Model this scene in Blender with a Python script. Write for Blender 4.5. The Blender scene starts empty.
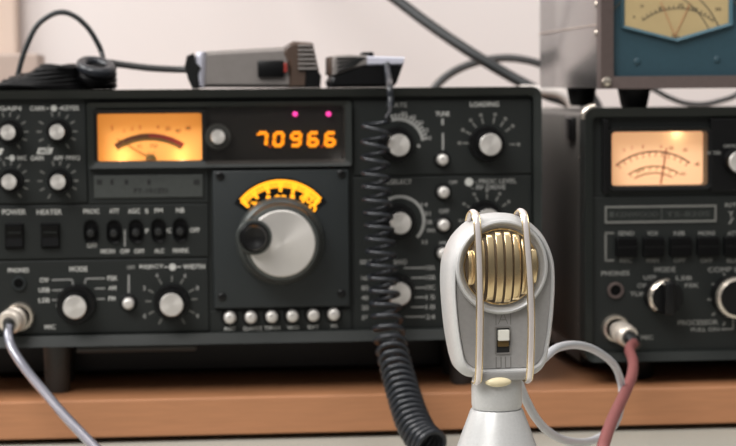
import bpy, bmesh, math, random
from mathutils import Vector, Matrix
random.seed(7)
SC = bpy.context.scene
COL = SC.collection
PI = math.pi
# ------------------------------------------------------------------ camera
F = 1972.0
YAW, PITCH, ROLL = math.radians(5.0), math.radians(3.92), math.radians(0.45)
HC = 0.2115
fw = Vector((math.sin(YAW) * math.cos(PITCH), math.cos(YAW) * math.cos(PITCH), -math.sin(PITCH)))
r0 = Vector((math.cos(YAW), -math.sin(YAW), 0))
u0 = r0.cross(fw)
rt = r0 * math.cos(ROLL) - u0 * math.sin(ROLL)
up = u0 * math.cos(ROLL) + r0 * math.sin(ROLL)
CAM = Vector((-math.sin(YAW) * 1.2, -math.cos(YAW) * 1.2, HC))
cd = bpy.data.cameras.new('camera')
cam = bpy.data.objects.new('camera', cd)
COL.objects.link(cam)
cam.matrix_world = Matrix(((rt.x, up.x, -fw.x, CAM.x), (rt.y, up.y, -fw.y, CAM.y), (rt.z, up.z, -fw.z, CAM.z), (0, 0, 0, 1)))
cd.sensor_width = 36
cd.lens = F * 36 / 736
cd.clip_start = 0.02
cd.clip_end = 50
cd.dof.use_dof = True
cd.dof.focus_distance = 0.795
cd.dof.aperture_fstop = 24
SC.camera = cam


def W(px, py, y=0.0):
    """the place on the upright plane at depth y that is seen at (px, py)"""
    d = fw * F + rt * (px - 368) + up * (223 - py)
    return CAM + d * ((y - CAM.y) / d.y)


def G(px, y, r):
    return Vector((W(px, 200, y).x, y, ZB + r))


def S(px, py, y=0.0):
    return (W(px + 1, py, y) - W(px, py, y)).x


# --------------------------------------------------------------- materials
def mat(name, rgb, rough=.5, metal=0., var=.06, nscale=120., bump=0., emit=None, estr=0., spec=.5, coat=0., stretch=None, distort=0, aniso=0):
    m = bpy.data.materials.new(name)
    m.use_nodes = True
    nt = m.node_tree
    b = nt.nodes['Principled BSDF']
    lin = [((c / 255) / 12.92 if c / 255 <= .04045 else ((c / 255 + .055) / 1.055) ** 2.4) for c in rgb]
    tc = nt.nodes.new('ShaderNodeTexCoord')
    mp = nt.nodes.new('ShaderNodeMapping')
    if stretch:
        mp.inputs['Scale'].default_value = stretch
    nt.links.new(tc.outputs['Object'], mp.inputs['Vector'])
    nz = nt.nodes.new('ShaderNodeTexNoise')
    nz.inputs['Scale'].default_value = nscale
    nz.inputs['Detail'].default_value = 5
    nz.inputs['Distortion'].default_value = distort
    nt.links.new(mp.outputs['Vector'], nz.inputs['Vector'])
    cr = nt.nodes.new('ShaderNodeValToRGB')
    cr.color_ramp.elements[0].position = .25
    cr.color_ramp.elements[1].position = .75
    cr.color_ramp.elements[0].color = [c * (1 - var) for c in lin] + [1]
    cr.color_ramp.elements[1].color = [min(1, c * (1 + var)) for c in lin] + [1]
    nt.links.new(nz.outputs['Fac'], cr.inputs['Fac'])
    nt.links.new(cr.outputs['Color'], b.inputs['Base Color'])
    b.inputs['Roughness'].default_value = rough
    b.inputs['Metallic'].default_value = metal
    b.inputs['Specular IOR Level'].default_value = spec
    b.inputs['Coat Weight'].default_value = coat
    if bump:
        bp = nt.nodes.new('ShaderNodeBump')
        bp.inputs['Strength'].default_value = bump
        bp.inputs['Distance'].default_value = .0004
        nt.links.new(nz.outputs['Fac'], bp.inputs['Height'])
        nt.links.new(bp.outputs['Normal'], b.inputs['Normal'])
    if aniso:
        b.inputs['Anisotropic'].default_value = aniso
        tg = nt.nodes.new('ShaderNodeTangent')
        tg.direction_type = 'RADIAL'
        tg.axis = 'Y'
        nt.links.new(tg.outputs[0], b.inputs['Tangent'])
    if emit:
        le = [((c / 255) / 12.92 if c / 255 <= .04045 else ((c / 255 + .055) / 1.055) ** 2.4) for c in emit]
        b.inputs['Emission Color'].default_value = le + [1]
        b.inputs['Emission Strength'].default_value = estr
    return m


def glass(name, tint, gl=.06):
    m = bpy.data.materials.new(name)
    m.use_nodes = True
    nt = m.node_tree
    nt.nodes.clear()
    o = nt.nodes.new('ShaderNodeOutputMaterial')
    mx = nt.nodes.new('ShaderNodeMixShader')
    t = nt.nodes.new('ShaderNodeBsdfTransparent')
    t.inputs['Color'].default_value = list(tint) + [1]
    g = nt.nodes.new('ShaderNodeBsdfGlossy')
    g.inputs['Roughness'].default_value = .08
    mx.inputs['Fac'].default_value = gl
    nt.links.new(t.outputs[0], mx.inputs[1])
    nt.links.new(g.outputs[0], mx.inputs[2])
    nt.links.new(mx.outputs[0], o.inputs['Surface'])
    return m


M = dict(
    panel=mat('black_crackle_panel', (27, 30, 29), .5, 0, .12, 900, .15, spec=.3),
    frame=mat('charcoal_cast_frame', (26, 30, 28), .5, 0, .08, 600, .15, spec=.35),
    case=mat('dark_steel_case', (44, 44, 43), .5, 0, .08, 400, .1),
    dialpanel=mat('slate_dial_panel', (36, 40, 41), .45, 0, .06, 500, .1, spec=.35),
    plate=mat('grey_nameplate', (62, 65, 63), .45, .2, .1, 300),
    black=mat('black_plastic', (11, 11, 12), .35, 0, .1, 200, spec=.3),
    dkplastic=mat('dark_plastic', (22, 23, 23), .4, 0, .1, 200),
    rubber=mat('black_rubber', (14, 15, 15), .5, 0, .1, 300, spec=.3),
    coil=mat('coiled_cord_sheath', (32, 35, 40), .28, 0, .1, 300),
    cap=mat('spun_aluminium', (206, 202, 197), .36, .55, .05, 60, 0, aniso=.75),
    tunerim=mat('tuning_knob_rim', (70, 73, 71), .35, .4, .08, 200),
    knobrim=mat('knob_grey_rim', (120, 122, 118), .35, .7, .08, 200),
    ink=mat('white_ink', (186, 186, 181), .6),
    dimink=mat('grey_ink', (142, 142, 139), .6),
    darkink=mat('dark_ink', (16, 17, 17), .6),
    nickel=mat('nickel_plating', (218, 208, 196), .42, .6, .06, 80),
    engrave=mat('engraved_line', (118, 115, 112), .5),
    chrome=mat('chrome', (215, 205, 192), .22, .9, .06, 80),
    wood=mat('beech_board', (170, 118, 82), .45, 0, .09, 30, .05, stretch=(1.2, 9, 22), distort=.6),
    desk=mat('desk_laminate', (166, 164, 154), .5, 0, .04, 300),
    wall=mat('wall_paint', (228, 220, 217), .9, 0, .02, 8, .05),
    trim=mat('cream_door_frame', (204, 184, 170), .6, 0, .03, 10),
    greybox=mat('grey_box', (176, 160, 150), .7, 0, .05, 40),
    floor=mat('floor_vinyl', (150, 140, 128), .6, 0, .1, 20),
    silver=mat('silver_paint', (196, 196, 195), .36, .25, .05, 900, .04),
    silverface=mat('silver_face', (156, 154, 152), .4, .25, .05, 700, .06),
    polish=mat('polished_rail', (236, 228, 226), .2, .5, .03, 60),
    gold=mat('gold', (232, 208, 164), .24, 1, .05, 60),
    goldback=mat('gold_mesh', (98, 84, 68), .5, .4, .15, 1200, .3),
    ivory=mat('ivory', (236, 222, 184), .45),
    bronze=mat('bronze', (120, 98, 62), .3, .6),
    whiteplastic=mat('white_plastic', (226, 224, 214), .4),
    whitecable=mat('light_grey_cable', (196, 198, 202), .35, 0, .04, 200),
    steelcable=mat('grey_shiny_cable', (132, 132, 142), .16, .3, .06, 200, coat=1.),
    pink=mat('mauve_cable', (138, 82, 80), .5, 0, .1, 90, .15),
    whitelead=mat('white_lead', (222, 214, 208), .5),
    darkcable=mat('dark_cable', (34, 37, 38), .45),
    greycable=mat('grey_cable', (70, 70, 70), .5),
    alu=mat('brushed_aluminium_case', (168, 165, 164), .2, .9, .05, 60, 0, stretch=(1, 12, 1)),
    brown=mat('brown_metal_frame', (88, 76, 73), .5, .2, .08, 300),
    teal=mat('teal_face', (38, 66, 77), .5, 0, .06, 300),
    tealedge=mat('teal_edge', (62, 94, 106), .4, 0, .05, 200),
    gauge=mat('cream_gauge_card', (178, 157, 114), .6, 0, .05, 60),
    gaugeink=mat('gauge_ink', (84, 78, 64), .6),
    faintred=mat('faint_red_ink', (176, 116, 78), .6),
    faintink=mat('faint_ink', (106, 106, 102), .6),
    tsink=mat('soft_grey_ink', (128, 128, 124), .6),
    deepblack=mat('deep_black', (5, 5, 6), .4, 0, .05, 100, spec=.15),
    sidecase=mat('grey_side_case', (92, 88, 84), .5, 0, .08, 300, .1),
    redink=mat('red_ink', (150, 44, 34), .6),
    brownink=mat('brown_ink', (96, 50, 22), .6),
    greenink=mat('olive_ink', (118, 92, 40), .6),
    amberface=mat('amber_meter_card', (250, 190, 112), .7, 0, .03, 60, emit=(255, 150, 50), estr=.55),
    peachface=mat('peach_meter_card', (250, 214, 176), .7, 0, .03, 60, emit=(255, 188, 136), estr=.66),
    digits=mat('glowing_digits', (255, 140, 20), .5, emit=(255, 162, 12), estr=1.25),
    dots=mat('dim_digits', (160, 60, 10), .5, emit=(200, 80, 10), estr=.35),
    dialglow=mat('glowing_dial', (255, 160, 30), .5, emit=(255, 170, 24), estr=1.1),
    led=mat('magenta_lamp', (255, 70, 170), .4, emit=(255, 70, 175), estr=1.6),
    dispback=mat('display_recess', (26, 20, 20), .5, 0, .05, 100),
    tint=glass('tinted_window', (.9, .86, .84), .035),
    pane=glass('clear_window', (.98, .97, .95), .03),
    clothgrey=mat('brushed_grey_body', (140, 134, 130), .4, .35, .05, 200),
    bluewhite=mat('pale_cap', (206, 206, 218), .35, .2),
    brownplastic=mat('brown_plastic', (74, 58, 48), .45),
)


# ----------------------------------------------------------------- helpers
def obj(name, bm, m, parent=None, loc=None, smooth=None, label=None):
    """links the bmesh as ONE mesh object; vertices are given in world space unless loc is set"""
    mats = m if isinstance(m, (list, tuple)) else [m]
    bmesh.ops.recalc_face_normals(bm, faces=bm.faces)
    me = bpy.data.meshes.new(name)
    base = base_of(parent)
    if loc is None:
        bmesh.ops.translate(bm, verts=bm.verts, vec=-base)
    bm.to_mesh(me)
    bm.free()
    for k in mats:
        me.materials.append(M[k])
    if smooth is not None:
        for p in me.polygons:
            p.use_smooth = True
        me.set_sharp_from_angle(angle=math.radians(smooth))
    o = bpy.data.objects.new(name, me)
    COL.objects.link(o)
    if parent:
        o.parent = parent
    if loc is not None:
        o.location = Vector(loc) - base
    if label:
        o['label'] = label
    return o


def base_of(p):
    v = Vector((0, 0, 0))
    while p is not None:
        v += p.location
        p = p.parent
    return v


def thing(name, label, cat, loc=(0, 0, 0), group=None):
    o = bpy.data.objects.new(name, None)
    o.empty_display_size = .02
    COL.objects.link(o)
    o.location = loc
    return tag(o, label, cat, group)


def tag(o, label, cat, group=None):
    o['label'] = label
    o['category'] = cat
    if group:
        o['group'] = group
    return o


def structure(o, label=None, cat=None):
    o['kind'] = 'structure'
    if label:
        o['label'] = label
        o['category'] = cat
    return o


def box(bm, x0, x1, y0, y1, z0, z1, bev=0., seg=2, mi=0):
    g = bmesh.ops.create_cube(bm, size=1)
    vs = g['verts']
    for v in vs:
        v.co = Vector(((x0 + x1) / 2 + v.co.x * (x1 - x0), (y0 + y1) / 2 + v.co.y * (y1 - y0), (z0 + z1) / 2 + v.co.z * (z1 - z0)))
    fs = list({f for v in vs for f in v.link_faces})
    for f in fs:
        f.material_index = mi
    if bev:
        es = list({e for v in vs for e in v.link_edges})
        r = bmesh.ops.bevel(bm, geom=es, offset=bev, segments=seg, profile=.5, affect='EDGES')
        for f in r['faces']:
            f.material_index = mi
    return bm


def pbox(bm, px0, py0, px1, py1, y0, y1, bev=0., seg=2, mi=0, yp=0.):
    """box whose front outline is read at plane yp"""
    mx, my = (px0 + px1) / 2, (py0 + py1) / 2
    return box(bm, W(px0, my, yp).x, W(px1, my, yp).x, y0, y1, W(mx, py1, yp).z, W(mx, py0, yp).z, bev, seg, mi)


def rrect(cx, cz, w, h, r, n=6):
    pts = []
    for (sx, sz, a0) in ((1, 1, 0), (-1, 1, 90), (-1, -1, 180), (1, -1, 270)):
        for k in range(n + 1):
            a = math.radians(a0 + 90 * k / n)
            pts.append((cx + sx * (w / 2 - r) + r * math.cos(a), cz + sz * (h / 2 - r) + r * math.sin(a)))
    return pts


def prism(bm, pts, y0, y1, bev=0., mi=0):
    """outline in x,z pulled from y0 (front) to y1; the front rim is chamfered by bev"""
    n = len(pts)
    rings = []
    if bev:
        cx = sum(p[0] for p in pts) / n
        cz = sum(p[1] for p in pts) / n
        ins = []
        for i in range(n):
            a, b, c = pts[i - 1], pts[i], pts[(i + 1) % n]
            t = Vector((c[0] - a[0], c[1] - a[1])).normalized()
            nn = Vector((-t.y, t.x))
            if nn.dot(Vector((cx - b[0], cz - b[1]))) < 0:
                nn = -nn
            ins.append((b[0] + nn.x * bev, b[1] + nn.y * bev))
        rings.append([bm.verts.new((p[0], y0, p[1])) for p in ins])
        rings.append([bm.verts.new((p[0], y0 + bev, p[1])) for p in pts])
    else:
        rings.append([bm.verts.new((p[0], y0, p[1])) for p in pts])
    rings.append([bm.verts.new((p[0], y1, p[1])) for p in pts])
    fs = [bm.faces.new(rings[0]), bm.faces.new(rings[-1][::-1])]
    for a, b in zip(rings, rings[1:]):
        for i in range(n):
            fs.append(bm.faces.new((a[i], a[(i + 1) % n], b[(i + 1) % n], b[i])))
    for f in fs:
        f.material_index = mi
    return bm


def ringprism(bm, outer, inner, y0, y1, bev=0., mi=0):
    """a frame: outline with a hole"""
    n = len(outer)

    def ring(p, y):
        return [bm.verts.new((q[0], y, q[1])) for q in p]
    of, ob_, iff, ib = ring(outer, y0), ring(outer, y1), ring(inner, y0 + bev), ring(inner, y1)
    for A, B in ((of, ob_), (ob_, ib), (ib, iff), (iff, of)):
        for i in range(n):
            bm.faces.new((A[i], A[(i + 1) % n], B[(i + 1) % n], B[i])).material_index = mi
    return bm


def lathe(bm, prof, c=(0, 0, 0), axis='y', n=32, mi=0, a0=0., a1=2 * PI):
    """prof: (radius, offset along axis) list; axis 'y' points to the viewer for negative offsets"""
    full = abs(a1 - a0 - 2 * PI) < 1e-6
    cnt = n if full else n + 1
    rings = []
    for r, t in prof:
        if r < 1e-7 and full:
            rings.append([bm.verts.new(Vector(c) + (Vector((0, t, 0)) if axis == 'y' else Vector((0, 0, t))))])
            continue
        ring = []
        for i in range(cnt):
            a = a0 + (a1 - a0) * i / n
            d = Vector((r * math.cos(a), t, r * math.sin(a))) if axis == 'y' else Vector((r * math.cos(a), r * math.sin(a), t))
            ring.append(bm.verts.new(Vector(c) + d))
        rings.append(ring)
    for A, B in zip(rings, rings[1:]):
        for i in range(n):
            j = (i + 1) % cnt if full else i + 1
            if len(A) == 1 and len(B) == 1:
                continue
            if len(A) == 1:
                f = bm.faces.new((A[0], B[j], B[i]))
            elif len(B) == 1:
                f = bm.faces.new((A[i], A[j], B[0]))
            else:
                f = bm.faces.new((A[i], A[j], B[j], B[i]))
            f.material_index = mi
    for ring in (rings[0], rings[-1]):
        if len(ring) > 2 and full and ring[0].is_boundary:
            bm.faces.new(ring).material_index = mi
    return bm


def spline(pts, per=8):
    pts = [Vector(p) for p in pts]
    P = [pts[0] * 2 - pts[1]] + pts + [pts[-1] * 2 - pts[-2]]
    out = []
    for i in range(1, len(P) - 2):
        a, b, c, d = P[i - 1], P[i], P[i + 1], P[i + 2]
        for k in range(per):
            t = k / per
            out.append(.5 * (2 * b + (c - a) * t + (2 * a - 5 * b + 4 * c - d) * t * t + (3 * b - a - 3 * c + d) * t ** 3))
    out.append(pts[-1])
    return out


def tube(bm, pts, r, n=10, mi=0, flat=None, cap=True):
    """round tube along points; r number or list; flat=(a,b) gives an oval section with its first axis along x"""
    pts = [Vector(p) for p in pts]
    N = len(pts)
    rr = r if isinstance(r, (list, tuple)) else [r] * N
    prev = None
    rings = []
    for i in range(N):
        t = (pts[min(i + 1, N - 1)] - pts[max(i - 1, 0)])
        t = t.normalized() if t.length > 1e-9 else Vector((0, 0, 1))
        if flat:
            nrm = Vector((1, 0, 0))
            nrm = (nrm - t * nrm.dot(t)).normalized()
        elif prev is None:
            nrm = t.orthogonal().normalized()
        else:
            nrm = (prev - t * prev.dot(t))
            nrm = nrm.normalized() if nrm.length > 1e-9 else t.orthogonal().normalized()
        prev = nrm
        bn = t.cross(nrm)
        fa, fb = flat if flat else (1, 1)
        rings.append([bm.verts.new(pts[i] + (nrm * math.cos(2 * PI * k / n) * fa + bn * math.sin(2 * PI * k / n) * fb) * rr[i]) for k in range(n)])
    for A, B in zip(rings, rings[1:]):
        for k in range(n):
            bm.faces.new((A[k], A[(k + 1) % n], B[(k + 1) % n], B[k])).material_index = mi
    if cap:
        bm.faces.new(rings[0]).material_index = mi
        bm.faces.new(rings[-1][::-1]).material_index = mi
    return bm


def BM():
    return bmesh.new()


def ptube(pl, r, per=8, n=10, flat=None):
    return tube(BM(), spline([p if isinstance(p, Vector) else W(*p) for p in pl], per), r, n, flat=flat)


# text is turned into mesh data through the dependsgraph (no operators)
def text_bm(s, bold=.0):
    cu = bpy.data.curves.new('lettering', 'FONT')
    cu.body = s
    cu.extrude = .04
    cu.offset = bold
    cu.resolution_u = 3
    cu.align_x = 'LEFT'
    o = bpy.data.objects.new('lettering', cu)
    COL.objects.link(o)
    dg = bpy.context.evaluated_depsgraph_get()
    me = o.evaluated_get(dg).to_mesh()
    bm = BM()
    bm.from_mesh(me)
    o.evaluated_get(dg).to_mesh_clear()
    bpy.data.objects.remove(o)
    bpy.data.curves.remove(cu)
    return bm


def put_text(s, px, py, h, y=0., w=None, bold=.012, slant=0., bm=None):
    """lettering lying on the upright plane y, cap height h pixels, centred at (px,py)"""
    t = text_bm(s, bold)
    xs = [v.co.x for v in t.verts]
    ys = [v.co.y for v in t.verts]
    sc = S(px, py, y)
    k = h * sc / max(1e-6, max(ys) - min(ys))
    kx = k if w is None else w * sc / max(1e-6, max(xs) - min(xs))
    c = W(px, py, y)
    mx, my = (max(xs) + min(xs)) / 2, (max(ys) + min(ys)) / 2
    for v in t.verts:
        zz = (v.co.y - my) * k
        v.co = Vector((c.x + (v.co.x - mx) * kx + zz * slant, y - (v.co.z + .04) * .002, c.z + zz))
    if bm is None:
        return t
    me = bpy.data.meshes.new('tmp')
    t.to_mesh(me)
    t.free()
    bm.from_mesh(me)
    bpy.data.meshes.remove(me)
    return bm


def stroke(bm, p, q, w, y0, th=.0002, mi=0):
    """thin painted bar between two x,z points"""
    a, b = Vector((p[0], 0, p[1])), Vector((q[0], 0, q[1]))
    d = (b - a).normalized()
    s = Vector((d.z, 0, -d.x)) * (w / 2)
    pts = [a + s, b + s, b - s, a - s]
    return prism(bm, [(v.x, v.z) for v in pts], y0 - th, y0 + .0001, mi=mi)


def pstroke(bm, x0, y0, x1, y1, w, y=0., mi=0):
    a, b = W(x0, y0, y), W(x1, y1, y)
    return stroke(bm, (a.x, a.z), (b.x, b.z), w * S(x0, y0, y), y, mi=mi)


def arcband(bm, c, r0, r1, a0, a1, y, th=.0003, n=24, mi=0):
    """ring sector in x,z about c, angles in degrees from +x towards +z"""
    out = []
    for k in range(n + 1):
        a = math.radians(a0 + (a1 - a0) * k / n)
        out.append((c[0] + r1 * math.cos(a), c[1] + r1 * math.sin(a)))
    for k in range(n, -1, -1):
        a = math.radians(a0 + (a1 - a0) * k / n)
        out.append((c[0] + r0 * math.cos(a), c[1] + r0 * math.sin(a)))
    f0 = [bm.verts.new((p[0], y - th, p[1])) for p in out]
    f1 = [bm.verts.new((p[0], y + .0001, p[1])) for p in out]
    m = len(out)
    for k in range(n):
        bm.faces.new((f0[k], f0[k + 1], f0[m - 2 - k], f0[m - 1 - k])).material_index = mi
        bm.faces.new((f1[k], f1[k + 1], f1[m - 2 - k], f1[m - 1 - k])).material_index = mi
    for k in range(m):
        bm.faces.new((f0[k], f0[(k + 1) % m], f1[(k + 1) % m], f1[k])).material_index = mi
    return bm


def hole(bm, x0, x1, y0, y1, z0, z1, px0, py0, px1, py1):
    """a backing plate with the opening of a meter cut out"""
    mx, my = (px0 + px1) / 2, (py0 + py1) / 2
    cx, cz = W(mx, my).x, W(mx, my).z
    w, h = W(px1, py0).x - W(px0, py0).x, W(px0, py0).z - W(px0, py1).z
    return ringprism(bm, rrect((x0 + x1) / 2, (z0 + z1) / 2, x1 - x0, z1 - z0, .001), rrect(cx, cz, w + .002, h + .002, .001), y0, y1)


# ------------------------------------------------------------------ setting
ZB = .0265      # top of the riser board
bm = BM(); box(bm, -2.2, 2.4, -3.2, .86, -.78, -.74)
structure(obj('floor', bm, 'floor'))
YW = .62
bm = BM(); box(bm, -2.2, 2.4, YW, YW + .1, -.74, 1.7)
structure(obj('wall_back', bm, 'wall'))
c = W(20, 30, YW)
bm = BM(); box(bm, c.x - .09, c.x, YW - .02, YW, -.74, 1.3, .004)
box(bm, c.x - .065, c.x - .055, YW - .024, YW - .018, -.74, 1.3, .002)
structure(obj('trim_1', bm, 'trim'))

desk = thing('desk', 'pale grey desk top under the wooden riser board', 'desk', (0, .1, -.74))
bm = BM(); box(bm, -.85, .95, -.62, .6, -.03, 0, .003)
obj('desktop', bm, 'desk', desk)
for sx in (-.8, .9):
    for sy in (-.57, .55):
        bm = BM(); box(bm, sx - .025, sx + .025, sy - .025, sy + .025, -.74, -.03, .002)
        obj('leg', bm, 'plate', desk)

YE = -.016      # front edge of the riser board
bm = BM(); box(bm, -.62, .72, YE, .5, .0035, ZB, .0012, 3)
o = obj('riser_board', bm, 'wood', thing('desk_riser', 'long wooden riser board with orange brown front edge carrying the radios', 'riser', (0, .2, 0)))
riser = o.parent
for sx in (-.55, .0, .65):
    bm = BM(); box(bm, sx - .02, sx + .02, YE + .02, .45, 0, .0038)
    obj('foot_strip', bm, 'rubber', riser)


# -------------------------------------------------------- shared radio parts
def knob_mesh(face, skirt, depth, skirt_depth):
    """dark control knob body: skirt and fluted barrel, axis along y with the panel at 0"""
    bm = BM()
    prof = [(skirt, 0), (skirt, -skirt_depth * .7), (skirt * .95, -skirt_depth), (face * 1.14, -skirt_depth), (face * 1.1, -depth + .001), (face * 1.02, -depth), (0, -depth)]
    lathe(bm, prof, n=40)
    for f in list(bm.faces):
        pass
    return bm


def cap_bm(face, depth):
    bm = BM()
    lathe(bm, [(face, -depth + .0004), (face, -depth - .0006), (face * .94, -depth - .0011), (face * .25, -depth - .0012), (0, -depth - .0012)], n=40)
    return bm


def knob(root, px, py, d, skirt, depth=.016, sd=.004, name='control_knob', cap='cap', capmat='cap', body='black'):
    """px,py,d: centre and width of the bright end face in the picture"""
    c = W(px, py, -depth)
    s = S(px, py, -depth)
    k = obj(name, knob_mesh(d / 2 * s, skirt / 2 * s, depth, sd), body, root, loc=(c.x, 0, c.z), smooth=35)
    obj(cap, cap_bm(d / 2 * s, depth), capmat, k, loc=(c.x, 0, c.z), smooth=35, label='bright aluminium end cap')
    return k, c


def push(root, px, py, d, depth=.007, collar=True):
    c = W(px, py, -depth)
    s = S(px, py, -depth)
    bm = BM()
    r = d / 2 * s
    lathe(bm, [(r, 0), (r, -depth + .001), (r * .8, -depth), (r * .5, -depth - .0003), (0, -depth - .0004)], n=24)
    k = obj('push_button', bm, 'cap', root, loc=(c.x, 0, c.z), smooth=40)
    bm = BM()
    lathe(bm, [(r * 1.45, 0), (r * 1.45, -.001), (r * 1.3, -.0016), (r * 1.1, -.0016), (r * 1.1, 0)], n=24)
    obj('collar', bm, 'black', k, loc=(c.x, 0, c.z), smooth=40)
    return k


def ticks(root, cx, cz, r0, r1, angs, s, w=1.5, mk='faintink', dots=None, name='dial_marks'):
    bm = BM()
    for a in angs:
        a = math.radians(a)
        stroke(bm, (cx + r0 * s * math.cos(a), cz + r0 * s * math.sin(a)), (cx + r1 * s * math.cos(a), cz + r1 * s * math.sin(a)), w * s, 0)
        if dots:
            x, z = cx + (r1 + 3) * s * math.cos(a), cz + (r1 + 3) * s * math.sin(a)
            prism(bm, [(x + dots * s * math.cos(t * PI / 4), z + dots * s * math.sin(t * PI / 4)) for t in range(8)], -.0002, .0001)
    return obj(name, bm, mk, root)


def label_on(root, items, m='ink', y=0., name='printed_label', bold=.014):
    """items: (text, px, py, height, width) printed together"""
    bm = BM()
    for it in items:
        put_text(it[0], it[1], it[2], it[3], y, it[4] if len(it) > 4 else None, bold, bm=bm)
    return obj(name, bm, m, root)


# -------------------------------------------------------- amateur transceiver
zt = W(270, 88.6).z
zb = W(270, 341.5).z
xr = W(540, 200).x
xl = xr - .385  # body stretched out of view on the left to keep the gap below dark
D1 = .31
tr = thing('radio_transceiver', 'wide black amateur radio transceiver with a lit frequency readout and one large tuning knob', 'radio', ((xl + xr) / 2, .15, ZB))
bm = BM(); box(bm, xl + .002, xr - .002, .0105, D1, zb + .002, zt - .0006, .004, 3)
for k in range(14):      # cooling slots along the top
    pass
obj('case', bm, 'case', tr, smooth=30)
bm = BM()
outer = rrect((xl + xr) / 2, (zt + zb) / 2, xr - xl, zt - zb, .006)
inner = rrect((xl + xr) / 2, (zt + zb) / 2 + .0006, xr - xl - .009, zt - zb - .0115, .003)
ringprism(bm, outer, inner, -.007, .006, .003)
obj('front_frame', bm, 'frame', tr, smooth=30)
bm = BM()
hole(bm, xl + .003, xr - .003, .0015, .0104, zb + .004, zt - .004, 97.5, 113.5, 202, 161)
plates = [(-84, 99, 86.5, 203.5), (-84, 205.5, 208.5, 258.5), (-84, 260.5, 208.5, 334), (210.5, 309.5, 351.5, 334), (353.5, 99, 532, 174.3), (353.5, 176.3, 532, 333), (88.5, 168, 208.5, 203.5)]
for (a, b, c_, d) in plates:
    pbox(bm, a, b, c_, d, 0, .003, .0005, 2)
panel = obj('front_panel', bm, 'panel', tr)
bm = BM(); box(bm, xl + .01, xr - .01, .075, D1 - .004, ZB + .003, zb + .006, .002)
obj('under_light_block', bm, 'black', tr)  # slab added under the case to shut out light from behind
# ---- feet
for x in (W(55, 365).x, xr - .046):
    for y in (.02, .062):
        bm = BM()
        lathe(bm, [(.0065, ZB), (.0075, ZB + .002), (.0085, zb), (.0085, zb + .004)], (x, y, 0), 'z', 20)
        obj('foot', bm, 'case', tr, smooth=40)
bm = BM(); pbox(bm, 75, 347.5, 197, 355, .012, .02, .0015)
obj('bail_stand', bm, 'case', tr)
# ---- nameplate
bm = BM(); pbox(bm, 94, 175, 203, 197.5, -.0012, .001, .0004)
npl = obj('nameplate', bm, 'plate', tr, label='grey nameplate')
bm = BM()
for (x, w_, h_) in ((99.5, 5, 5), (112, 3, 5), (126.5, 3.4, 5), (149, 3, 5), (196.5, 6, 5)):
    pbox(bm, x - w_ / 2, 182 - h_ / 2, x + w_ / 2, 182 + h_ / 2, -.0015, -.0011)
put_text('FT-101ZD', 151, 190.6, 4.6, -.0013, 34, .01, bm=bm)
obj('lettering', bm, 'darkink', npl)
# ---- meter
def meter(root, x0, y0, x1, y1, facem, r, recess, panem='pane'):
    """a lit panel meter behind a window: bezel with hole, card at the back of a shallow box, window"""
    cx, cz = W((x0 + x1) / 2, (y0 + y1) / 2).x, W((x0 + x1) / 2, (y0 + y1) / 2).z
    w, h = W(x1, y0).x - W(x0, y0).x, W(x0, y0).z - W(x0, y1).z
    bm = BM()
    ringprism(bm, rrect(cx, cz, w + .006, h + .005, r + .002), rrect(cx, cz, w, h, r), -.0035, recess, .0008)
    mt = obj('meter', bm, 'black', root, smooth=30)
    bm = BM(); prism(bm, rrect(cx, cz, w + .004, h + .004, r), recess - .0006, recess)
    obj('meter_card', bm, facem, mt)
    bm = BM(); prism(bm, rrect(cx, cz, w + .0005, h + .0005, r), -.0018, -.0014)
    obj('window_pane', bm, panem, mt)
    return mt, cx, cz, w, h


# display bezel
bm = BM()
ax, az = W(220, 136).x, W(220, 134.5).z
bw, bh = W(352, 134).x - W(88.5, 134).x, W(220, 101.5).z - W(220, 166.5).z
hx0, hx1 = 95, 343
ringprism(bm, rrect(ax, az, bw, bh, .002), rrect((W(hx0, 136).x + W(hx1, 136).x) / 2, az + .0004, W(hx1, 136).x - W(hx0, 136).x, bh - .007, .002), -.005, .002, .002)
bez = obj('display_bezel', bm, 'frame', tr, smooth=30)
bm = BM(); pbox(bm, 205, 108, 345, 163, .0022, .0035)
obj('display_backing', bm, 'dispback', bez)
mt, mcx, mcz, mw, mh = meter(tr, 97.5, 113.5, 202, 161, 'amberface', .0012, .009)
yc = .0084
bm = BM(); cc = (W(150, 190, yc).x, W(150, 196, yc).z); ss = S(150, 140, yc)
arcband(bm, cc, 58.8 * ss, 63 * ss, 90, 124, yc)
obj('scale_arc', bm, 'brownink', mt)
bm = BM(); arcband(bm, cc, 58.8 * ss, 63 * ss, 56, 90, yc)
obj('scale_arc', bm, 'redink', mt, label='red half of the scale arc')
bm = BM(); arcband(bm, cc, 56 * ss, 59 * ss, 56, 124, yc)
obj('scale_arc', bm, 'greenink', mt, label='olive lower band of the scale arc')
bm = BM()
for t, x, y, h in (('S', 112, 128, 5), ('1', 124, 131, 4), ('3', 132, 129, 4), ('5', 140, 127.5, 4), ('9', 158, 127.5, 4), ('20', 168, 128.5, 4), ('40', 178, 131, 4), ('dB', 188, 128, 4), ('IC', 140, 146, 4), ('PO', 154, 146, 4)):
    put_text(t, x, y, h, yc, None, .0, bm=bm)
obj('scale_numbers', bm, 'greenink', mt)
bm = BM(); lathe(bm, [(5.5 * ss, 0), (5.5 * ss, -.001), (4.5 * ss, -.0014), (0, -.0016)], (W(151, 160, yc).x, yc, W(151, 160, yc).z), n=24, a0=0, a1=PI)
put_text('ALC', 151, 154, 3.4, yc - .0017, None, 0, bm=bm)
obj('needle_hub', bm, 'greenink', mt, smooth=30)
bm = BM(); pstroke(bm, 150, 158, 117, 139, 1.0, yc - .001)
obj('needle', bm, 'greenink', mt)
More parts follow.
